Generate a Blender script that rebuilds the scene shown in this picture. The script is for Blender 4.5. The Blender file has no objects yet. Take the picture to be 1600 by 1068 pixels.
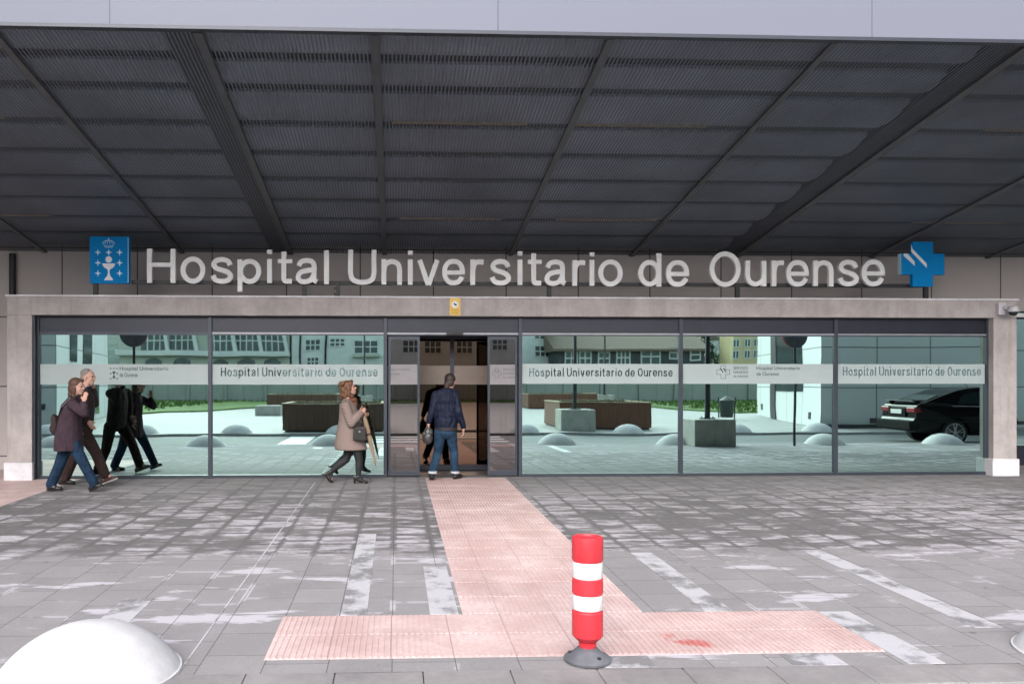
import bpy, math, random
from mathutils import Vector, Matrix, Euler
random.seed(7)
R = math.radians
C = bpy.context.scene.collection
scn = bpy.context.scene

# ---------------------------------------------------------------- camera, world, light
FPX, CXP, CYP, EYE, YAW = 1260.0, 668.0, 597.0, 1.51, R(2.27)
cam_d = bpy.data.cameras.new('camera')
cam = bpy.data.objects.new('camera', cam_d)
C.objects.link(cam)
cam.location = (0, 0, EYE)
cam.rotation_euler = (R(90), 0, -YAW)
cam_d.sensor_width = 36
cam_d.lens = FPX / 1600 * 36
cam_d.shift_x = (800 - CXP) / 1600
cam_d.shift_y = (CYP - 534) / 1600
cam_d.clip_start = 0.05
cam_d.clip_end = 3000
scn.camera = cam
scn.view_settings.view_transform = 'Standard'
scn.view_settings.look = 'None'
scn.view_settings.gamma = 1
scn.view_settings.use_curve_mapping = False
scn.view_settings.exposure = 1.3
scn.cycles.caustics_reflective = False
scn.cycles.caustics_refractive = False
world = bpy.data.worlds.new('World')
scn.world = world
world.use_nodes = True
wt = world.node_tree
wt.nodes.clear()
sky = wt.nodes.new('ShaderNodeTexSky')
sky.sky_type = 'NISHITA'
sky.sun_disc = False
SUN_EL, SUN_ROT = R(30), R(196)
sky.sun_elevation = SUN_EL
sky.sun_rotation = SUN_ROT
sky.air_density = 1.0
sky.dust_density = 3.0
hs = wt.nodes.new('ShaderNodeHueSaturation')
hs.inputs['Saturation'].default_value = 0.32
bg = wt.nodes.new('ShaderNodeBackground')
bg.inputs['Strength'].default_value = 0.15
wo = wt.nodes.new('ShaderNodeOutputWorld')
wt.links.new(sky.outputs[0], hs.inputs['Color'])
wt.links.new(hs.outputs[0], bg.inputs['Color'])
wt.links.new(bg.outputs[0], wo.inputs['Surface'])
sd = bpy.data.lights.new('sun', 'SUN')
sd.energy = 1.3
sd.angle = R(90)
sd.color = (1.0, 0.95, 0.93)
sun = bpy.data.objects.new('sun', sd)
C.objects.link(sun)
# the sky's sun azimuth: rotation measured clockwise from +Y
sv = Vector((math.sin(SUN_ROT) * math.cos(SUN_EL), math.cos(SUN_ROT) * math.cos(SUN_EL), math.sin(SUN_EL)))
sun.rotation_euler = sv.to_track_quat('Z', 'Y').to_euler()

D = 12.86      # facade glass plane
YW = 14.2      # main wall plane
KERB = 4.28    # near kerb edge
SLOPE = 0.015

def ray(px, py):
    u = (px - CXP) / FPX
    v = (CYP - py) / FPX
    return Vector((math.sin(YAW) + u * math.cos(YAW), math.cos(YAW) - u * math.sin(YAW), v))

def at(px, py, Y):
    """point at depth Y seen at a measured place of the photograph"""
    r = ray(px, py)
    t = Y / r.y
    return Vector((r.x * t, Y, EYE + r.z * t))

def gz(y):
    return -SLOPE * (D - y) if y < D else 0.0

# ---------------------------------------------------------------- materials
def nmat(name):
    m = bpy.data.materials.new(name)
    m.use_nodes = True
    nt = m.node_tree
    return m, nt, nt.nodes['Principled BSDF']

def mat(name, col, rough=0.6, metal=0.0, var=0.12, scale=6.0, bump=0.0, bscale=60.0, spec=0.5, coat=0.0, stretch=None, tint=None):
    m, nt, p = nmat(name)
    p.inputs['Roughness'].default_value = rough
    p.inputs['Metallic'].default_value = metal
    p.inputs['Specular IOR Level'].default_value = spec
    p.inputs['Coat Weight'].default_value = coat
    tc = nt.nodes.new('ShaderNodeTexCoord')
    src = tc.outputs['Object']
    if stretch:
        mp = nt.nodes.new('ShaderNodeMapping')
        mp.inputs['Scale'].default_value = stretch
        nt.links.new(src, mp.inputs['Vector'])
        src = mp.outputs[0]
    n = nt.nodes.new('ShaderNodeTexNoise')
    n.inputs['Scale'].default_value = scale
    n.inputs['Detail'].default_value = 6
    n.inputs['Roughness'].default_value = 0.62
    nt.links.new(src, n.inputs['Vector'])
    cr = nt.nodes.new('ShaderNodeValToRGB')
    lo = tuple(c * (1 - var) for c in col)
    hi = tuple(min(1, c * (1 + var)) for c in col)
    if tint:
        lo = tint
    cr.color_ramp.elements[0].position = 0.3
    cr.color_ramp.elements[1].position = 0.7
    cr.color_ramp.elements[0].color = (*lo, 1)
    cr.color_ramp.elements[1].color = (*hi, 1)
    nt.links.new(n.outputs[0], cr.inputs[0])
    nt.links.new(cr.outputs[0], p.inputs['Base Color'])
    if bump:
        n2 = nt.nodes.new('ShaderNodeTexNoise')
        n2.inputs['Scale'].default_value = bscale
        n2.inputs['Detail'].default_value = 5
        nt.links.new(tc.outputs['Object'], n2.inputs['Vector'])
        b = nt.nodes.new('ShaderNodeBump')
        b.inputs['Strength'].default_value = bump
        b.inputs['Distance'].default_value = 0.01
        nt.links.new(n2.outputs[0], b.inputs['Height'])
        nt.links.new(b.outputs[0], p.inputs['Normal'])
    return m

def math_n(nt, op, a, b=None, clamp=False):
    n = nt.nodes.new('ShaderNodeMath')
    n.operation = op
    n.use_clamp = clamp
    for i, v in enumerate((a, b)):
        if v is None:
            continue
        if isinstance(v, (int, float)):
            n.inputs[i].default_value = v
        else:
            nt.links.new(v, n.inputs[i])
    return n.outputs[0]

def mixc(nt, fac, a, b, mode='MIX'):
    n = nt.nodes.new('ShaderNodeMix')
    n.data_type = 'RGBA'
    n.blend_type = mode
    for idx, v in ((0, fac), (6, a), (7, b)):
        if isinstance(v, (int, float)):
            n.inputs[idx].default_value = v
        elif isinstance(v, tuple):
            n.inputs[idx].default_value = (*v, 1) if len(v) == 3 else v
        else:
            nt.links.new(v, n.inputs[idx])
    return n.outputs[2]

def noise(nt, vec, scale, detail=5, rough=0.6):
    n = nt.nodes.new('ShaderNodeTexNoise')
    n.inputs['Scale'].default_value = scale
    n.inputs['Detail'].default_value = detail
    n.inputs['Roughness'].default_value = rough
    if vec is not None:
        nt.links.new(vec, n.inputs['Vector'])
    return n.outputs[0]

def ramp(nt, v, p0, p1, c0=(0, 0, 0), c1=(1, 1, 1)):
    n = nt.nodes.new('ShaderNodeValToRGB')
    n.color_ramp.elements[0].position = p0
    n.color_ramp.elements[1].position = p1
    n.color_ramp.elements[0].color = (*c0, 1)
    n.color_ramp.elements[1].color = (*c1, 1)
    nt.links.new(v, n.inputs[0])
    return n.outputs[0]

def swizzle(nt, a, b, oa=0.0, ob=0.0):
    """(axis a, axis b, 0) of the object coordinates"""
    tc = nt.nodes.new('ShaderNodeTexCoord')
    s = nt.nodes.new('ShaderNodeSeparateXYZ')
    nt.links.new(tc.outputs['Object'], s.inputs[0])
    c = nt.nodes.new('ShaderNodeCombineXYZ')
    nt.links.new(math_n(nt, 'ADD', s.outputs[a], oa), c.inputs[0])
    nt.links.new(math_n(nt, 'ADD', s.outputs[b], ob), c.inputs[1])
    return tc, s, c.outputs[0]

def brick(nt, vec, bw, rh, mortar, off=0.5, c1=(0, 0, 0), c2=(1, 1, 1), sm=0.1):
    n = nt.nodes.new('ShaderNodeTexBrick')
    n.offset = off
    n.inputs['Scale'].default_value = 1
    n.inputs['Brick Width'].default_value = bw
    n.inputs['Row Height'].default_value = rh
    n.inputs['Mortar Size'].default_value = mortar
    n.inputs['Mortar Smooth'].default_value = sm
    n.inputs['Color1'].default_value = (*c1, 1)
    n.inputs['Color2'].default_value = (*c2, 1)
    n.inputs['Mortar'].default_value = (0.5, 0.5, 0.5, 1)
    nt.links.new(vec, n.inputs['Vector'])
    return n.outputs['Color'], n.outputs['Fac']

def mat_paving():
    m, nt, p = nmat('granite_paving')
    p.inputs['Specular IOR Level'].default_value = 0.08
    tc, s, v = swizzle(nt, 1, 0, 0.0, 0.02)       # rows run in depth
    bc, bf = brick(nt, v, 0.405, 0.37, 0.0028, off=0.37)
    obj = tc.outputs['Object']
    n1 = noise(nt, obj, 0.55, 6, 0.62)
    n2 = noise(nt, obj, 2.6, 7, 0.7)
    n3 = noise(nt, obj, 60, 3, 0.6)
    # slab tone
    base = ramp(nt, bc, 0.0, 1.0, (0.235, 0.225, 0.232), (0.29, 0.278, 0.286))
    base = mixc(nt, 0.3, base, ramp(nt, n3, 0.3, 0.7, (0.19, 0.18, 0.185), (0.34, 0.33, 0.335)))
    base = mixc(nt, ramp(nt, n2, 0.45, 0.75, (0, 0, 0), (0.45, 0.45, 0.45)), base, (0.36, 0.345, 0.36))
    y = s.outputs[1]
    def stretched(sx, sy, sc, dt=8, rg_=0.68):
        mp_ = nt.nodes.new('ShaderNodeMapping')
        mp_.inputs['Scale'].default_value = (sx, sy, 1)
        nt.links.new(obj, mp_.inputs['Vector'])
        return noise(nt, mp_.outputs[0], sc, dt, rg_)
    bl = ramp(nt, stretched(1, 1.3, 5, 8, 0.75), 0.35, 0.7, (0.085, 0.08, 0.083), (0.15, 0.142, 0.146))
    # damp zone behind the drip line of the canopy, drying again towards the doors
    yj = math_n(nt, 'ADD', y, math_n(nt, 'MULTIPLY', math_n(nt, 'SUBTRACT', n2, 0.5), 1.8))
    z1 = ramp(nt, math_n(nt, 'DIVIDE', yj, 14), 0.525, 0.55)
    z2 = ramp(nt, math_n(nt, 'DIVIDE', yj, 14), 0.70, 0.84, (1, 1, 1), (0.55, 0.55, 0.55))
    zone = math_n(nt, 'MULTIPLY', z1, z2)
    bc2, bf2 = brick(nt, v, 0.405, 0.37, 0.055, off=0.37, sm=1.0)
    ns = stretched(0.7, 1.8, 2.1)
    nb = stretched(1, 1, 0.35, 3, 0.5)
    w = math_n(nt, 'ADD', math_n(nt, 'MULTIPLY', ns, 0.8), math_n(nt, 'MULTIPLY', bf2, 0.12))
    w = math_n(nt, 'ADD', w, math_n(nt, 'MULTIPLY', math_n(nt, 'SUBTRACT', nb, 0.5), 0.38))
    w = math_n(nt, 'ADD', w, math_n(nt, 'MULTIPLY', bc, 0.05))
    w = math_n(nt, 'ADD', w, math_n(nt, 'MULTIPLY', zone, 0.10))
    wet = math_n(nt, 'MULTIPLY', math_n(nt, 'MULTIPLY', ramp(nt, w, 0.45, 0.55), 0.74), zone)
    col = mixc(nt, wet, base, bl)
    # pale dried crusts: many small ones round the damp edges, few long ones on the dry side
    crn = stretched(0.75, 2.4, 3.2, 9, 0.7)
    edge = math_n(nt, 'SUBTRACT', 1.0, math_n(nt, 'MULTIPLY', math_n(nt, 'ABSOLUTE', math_n(nt, 'SUBTRACT', w, 0.46)), 9.0), True)
    c1 = math_n(nt, 'MULTIPLY', math_n(nt, 'MULTIPLY', ramp(nt, crn, 0.47, 0.52), edge), zone)
    crb = stretched(0.6, 1.9, 1.25, 9, 0.62)
    c2 = math_n(nt, 'MULTIPLY', ramp(nt, crb, 0.575, 0.61), math_n(nt, 'SUBTRACT', 1.0, zone))
    jn = math_n(nt, 'MULTIPLY', math_n(nt, 'MULTIPLY', ramp(nt, bf2, 0.55, 0.8), ramp(nt, noise(nt, obj, 1.3, 4), 0.55, 0.6)), 0.8)
    jn = math_n(nt, 'MULTIPLY', jn, math_n(nt, 'SUBTRACT', 1.0, zone))
    cr_ = math_n(nt, 'MAXIMUM', math_n(nt, 'MAXIMUM', c1, c2), jn)
    fade = ramp(nt, math_n(nt, 'DIVIDE', y, 14), 0.78, 0.88, (1, 1, 1), (0.15, 0.15, 0.15))
    cr_ = math_n(nt, 'MULTIPLY', cr_, fade)
    col = mixc(nt, math_n(nt, 'MULTIPLY', cr_, 0.85), col, (0.52, 0.50, 0.55))
    # a few dark spots (gum, drips)
    vo = nt.nodes.new('ShaderNodeTexVoronoi')
    vo.inputs['Scale'].default_value = 2.3
    nt.links.new(obj, vo.inputs['Vector'])
    col = mixc(nt, math_n(nt, 'MULTIPLY', ramp(nt, vo.outputs['Distance'], 0.045, 0.06, (1, 1, 1), (0, 0, 0)), 0.45), col, (0.09, 0.085, 0.085))
    col = mixc(nt, math_n(nt, 'MULTIPLY', bf, 0.85), col, (0.085, 0.078, 0.08))
    nt.links.new(col, p.inputs['Base Color'])
    rr = ramp(nt, wet, 0.0, 1.0, (0.8,) * 3, (0.62,) * 3)
    nt.links.new(rr, p.inputs['Roughness'])
    b = nt.nodes.new('ShaderNodeBump')
    b.inputs['Strength'].default_value = 0.35
    b.inputs['Distance'].default_value = 0.004
    h = math_n(nt, 'SUBTRACT', math_n(nt, 'MULTIPLY', n3, 0.4), bf)
    nt.links.new(h, b.inputs['Height'])
    nt.links.new(b.outputs[0], p.inputs['Normal'])
    return m

def mat_tactile():
    m, nt, p = nmat('pink_tactile_tile')
    p.inputs['Specular IOR Level'].default_value = 0.08
    tc, s, v = swizzle(nt, 0, 1, 0.776, -4.77)
    bc, bf = brick(nt, v, 0.3746, 0.415, 0.0035, off=0.0)
    obj = tc.outputs['Object']
    n1 = noise(nt, obj, 2.0, 6)
    n2 = noise(nt, obj, 30, 4)
    base = mixc(nt, bc, (0.55, 0.405, 0.39), (0.60, 0.45, 0.435))
    base = mixc(nt, ramp(nt, n1, 0.35, 0.7), base, (0.68, 0.55, 0.54))
    base = mixc(nt, ramp(nt, math_n(nt, 'MULTIPLY', n1, n2), 0.16, 0.36, (0.5, 0.5, 0.5), (0, 0, 0)), base, (0.46, 0.31, 0.30))
    base = mixc(nt, bf, base, (0.40, 0.28, 0.27))
    # red scuff on the right arm of the T, grime along the walking line
    sx = math_n(nt, 'SUBTRACT', s.outputs[0], 1.83)
    sy = math_n(nt, 'SUBTRACT', s.outputs[1], 5.0)
    dd_ = math_n(nt, 'ADD', math_n(nt, 'MULTIPLY', math_n(nt, 'POWER', math_n(nt, 'ADD', sx, math_n(nt, 'MULTIPLY', sy, 0.6)), 2), 60.0), math_n(nt, 'MULTIPLY', math_n(nt, 'POWER', sy, 2), 45.0))
    sc_ = math_n(nt, 'MULTIPLY', ramp(nt, dd_, 0.4, 1.0, (1, 1, 1), (0, 0, 0)), ramp(nt, noise(nt, obj, 9, 6), 0.42, 0.52))
    base = mixc(nt, math_n(nt, 'MULTIPLY', sc_, 0.75), base, (0.50, 0.10, 0.09))
    gr = ramp(nt, noise(nt, obj, 0.9, 8, 0.7), 0.50, 0.66)
    base = mixc(nt, math_n(nt, 'MULTIPLY', gr, 0.28), base, (0.30, 0.22, 0.215))
    nt.links.new(base, p.inputs['Base Color'])
    p.inputs['Roughness'].default_value = 0.6
    return m

def mat_panels(name, a, b, off, bw, rh, c1, c2, mort, msize=0.012, boff=0.0, rough=0.5, stretch_noise=1.2, metal=0.0, stain=0.12, oa=0.0, ob=0.0):
    m, nt, p = nmat(name)
    tc, s, v = swizzle(nt, a, b, oa, ob)
    bc, bf = brick(nt, v, bw, rh, msize, off=boff)
    n1 = noise(nt, tc.outputs['Object'], stretch_noise, 7, 0.65)
    n2 = noise(nt, tc.outputs['Object'], 45, 4, 0.6)
    base = mixc(nt, bc, c1, c2)
    base = mixc(nt, math_n(nt, 'MULTIPLY', n1, stain * 2), base, tuple(c * 0.5 for c in c1))
    base = mixc(nt, math_n(nt, 'MULTIPLY', n2, stain), base, tuple(c * 1.5 for c in c1))
    base = mixc(nt, bf, base, mort)
    nt.links.new(base, p.inputs['Base Color'])
    p.inputs['Roughness'].default_value = rough
    p.inputs['Specular IOR Level'].default_value = 0.12
    p.inputs['Metallic'].default_value = metal
    bp = nt.nodes.new('ShaderNodeBump')
    bp.inputs['Strength'].default_value = 0.4
    bp.inputs['Distance'].default_value = 0.006
    nt.links.new(math_n(nt, 'SUBTRACT', math_n(nt, 'MULTIPLY', n2, 0.15), bf), bp.inputs['Height'])
    nt.links.new(bp.outputs[0], p.inputs['Normal'])
    return m

def mat_mirror():
    """sun-control glass: strong green-tinted reflection, slightly uneven sheet"""
    m, nt, p = nmat('reflective_glass')
    p.inputs['Base Color'].default_value = (0.60, 0.85, 0.81, 1)
    p.inputs['Metallic'].default_value = 1.0
    p.inputs['Roughness'].default_value = 0.012
    tc = nt.nodes.new('ShaderNodeTexCoord')
    n = noise(nt, tc.outputs['Object'], 0.75, 1.5, 0.4)
    b = nt.nodes.new('ShaderNodeBump')
    b.inputs['Strength'].default_value = 0.10
    b.inputs['Distance'].default_value = 0.02
    nt.links.new(n, b.inputs['Height'])
    nt.links.new(b.outputs[0], p.inputs['Normal'])
    return m

def mat_clear(name, tint, refl, rcol=(1, 1, 1)):
    m = bpy.data.materials.new(name)
    m.use_nodes = True
    nt = m.node_tree
    nt.nodes.clear()
    o = nt.nodes.new('ShaderNodeOutputMaterial')
    t = nt.nodes.new('ShaderNodeBsdfTransparent')
    t.inputs[0].default_value = (*tint, 1)
    g = nt.nodes.new('ShaderNodeBsdfGlossy')
    g.inputs['Color'].default_value = (*rcol, 1)
    g.inputs['Roughness'].default_value = 0.01
    mx = nt.nodes.new('ShaderNodeMixShader')
    mx.inputs[0].default_value = refl
    nt.links.new(t.outputs[0], mx.inputs[1])
    nt.links.new(g.outputs[0], mx.inputs[2])
    nt.links.new(mx.outputs[0], o.inputs['Surface'])
    return m

def mat_frost():
    m, nt, p = nmat('frosted_film')
    p.inputs['Base Color'].default_value = (0.37, 0.43, 0.435, 1)
    p.inputs['Roughness'].default_value = 0.35
    tc = nt.nodes.new('ShaderNodeTexCoord')
    n = noise(nt, tc.outputs['Object'], 3, 4)
    nt.links.new(ramp(nt, n, 0.3, 0.7, (0.34, 0.40, 0.405), (0.37, 0.435, 0.44)), p.inputs['Base Color'])
    return m

def mat_worn(name, c, dirt, rough):
    m, nt, p = nmat(name)
    tc = nt.nodes.new('ShaderNodeTexCoord')
    obj = tc.outputs['Object']
    mp = nt.nodes.new('ShaderNodeMapping')
    mp.inputs['Scale'].default_value = (1, 1, 0.25)
    nt.links.new(obj, mp.inputs['Vector'])
    a = ramp(nt, noise(nt, mp.outputs[0], 28, 8, 0.75), 0.56, 0.68)
    b_ = ramp(nt, noise(nt, obj, 9, 8, 0.75), 0.52, 0.70)
    k = math_n(nt, 'ADD', math_n(nt, 'MULTIPLY', a, 0.55), math_n(nt, 'MULTIPLY', b_, 0.30), True)
    nt.links.new(mixc(nt, k, c, dirt), p.inputs['Base Color'])
    nt.links.new(math_n(nt, 'ADD', math_n(nt, 'MULTIPLY', k, 0.35), rough), p.inputs['Roughness'])
    return m

def mat_concrete(name, c, streak=True):
    m, nt, p = nmat(name)
    tc = nt.nodes.new('ShaderNodeTexCoord')
    obj = tc.outputs['Object']
    n1 = noise(nt, obj, 2.2, 8, 0.7)
    n2 = noise(nt, obj, 28, 6, 0.7)
    mp = nt.nodes.new('ShaderNodeMapping')
    mp.inputs['Scale'].default_value = (1, 1, 0.12)
    nt.links.new(obj, mp.inputs['Vector'])
    n3 = noise(nt, mp.outputs[0], 9, 5, 0.6)
    col = mixc(nt, ramp(nt, n1, 0.3, 0.72), tuple(x * 0.72 for x in c), tuple(min(1, x * 1.2) for x in c))
    col = mixc(nt, math_n(nt, 'MULTIPLY', ramp(nt, n2, 0.35, 0.6, (1, 1, 1), (0, 0, 0)), 0.2), col, tuple(x * 0.55 for x in c))
    if streak:
        col = mixc(nt, math_n(nt, 'MULTIPLY', ramp(nt, n3, 0.52, 0.72), 0.5), col, (c[0] * 0.62, c[1] * 0.56, c[2] * 0.50))
    nt.links.new(col, p.inputs['Base Color'])
    p.inputs['Roughness'].default_value = 0.8
    b = nt.nodes.new('ShaderNodeBump')
    b.inputs['Strength'].default_value = 0.35
    b.inputs['Distance'].default_value = 0.006
    nt.links.new(n2, b.inputs['Height'])
    nt.links.new(b.outputs[0], p.inputs['Normal'])
    return m

def mat_herringbone(name, a, b, sc=70.0):
    m, nt, p = nmat(name)
    tc = nt.nodes.new('ShaderNodeTexCoord')
    w = nt.nodes.new('ShaderNodeTexWave')
    w.wave_type = 'BANDS'
    w.bands_direction = 'DIAGONAL'
    w.inputs['Scale'].default_value = sc * 0.3
    w.inputs['Distortion'].default_value = 2.0
    nt.links.new(tc.outputs['Object'], w.inputs['Vector'])
    n = noise(nt, tc.outputs['Object'], 60, 4)
    col = mixc(nt, w.outputs['Fac'], a, b)
    col = mixc(nt, math_n(nt, 'MULTIPLY', n, 0.5), col, tuple(x * 0.6 for x in a))
    nt.links.new(col, p.inputs['Base Color'])
    p.inputs['Roughness'].default_value = 0.95
    return m

def mat_emit(name, col, s):
    m = bpy.data.materials.new(name)
    m.use_nodes = True
    nt = m.node_tree
    nt.nodes.clear()
    o = nt.nodes.new('ShaderNodeOutputMaterial')
    e = nt.nodes.new('ShaderNodeEmission')
    e.inputs[0].default_value = (*col, 1)
    e.inputs[1].default_value = s
    nt.links.new(e.outputs[0], o.inputs['Surface'])
    return m

def mat_cloth(name, c, rough=0.92, fold=0.8, fs=7.0, var=0.25, vs=10, weave=180):
    m, nt, p = nmat(name)
    p.inputs['Roughness'].default_value = rough
    p.inputs['Specular IOR Level'].default_value = 0.25
    tc = nt.nodes.new('ShaderNodeTexCoord')
    obj = tc.outputs['Object']
    n = noise(nt, obj, vs, 6)
    nt.links.new(mixc(nt, ramp(nt, n, 0.3, 0.7), tuple(x * (1 - var) for x in c), tuple(x * (1 + var) for x in c)), p.inputs['Base Color'])
    w = nt.nodes.new('ShaderNodeTexNoise')
    w.inputs['Scale'].default_value = fs
    w.inputs['Detail'].default_value = 3
    w.inputs['Distortion'].default_value = 1.2
    mp = nt.nodes.new('ShaderNodeMapping')
    mp.inputs['Scale'].default_value = (1.0, 1.0, 0.45)
    mp.inputs['Rotation'].default_value = (0.3, 0.5, 0)
    nt.links.new(obj, mp.inputs['Vector'])
    nt.links.new(mp.outputs[0], w.inputs['Vector'])
    b = nt.nodes.new('ShaderNodeBump')
    b.inputs['Strength'].default_value = fold
    b.inputs['Distance'].default_value = 0.05
    nt.links.new(w.outputs[0], b.inputs['Height'])
    b2 = nt.nodes.new('ShaderNodeBump')
    b2.inputs['Strength'].default_value = 0.3
    b2.inputs['Distance'].default_value = 0.002
    nt.links.new(noise(nt, obj, weave, 2), b2.inputs['Height'])
    nt.links.new(b.outputs[0], b2.inputs['Normal'])
    nt.links.new(b2.outputs[0], p.inputs['Normal'])
    return m

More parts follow.
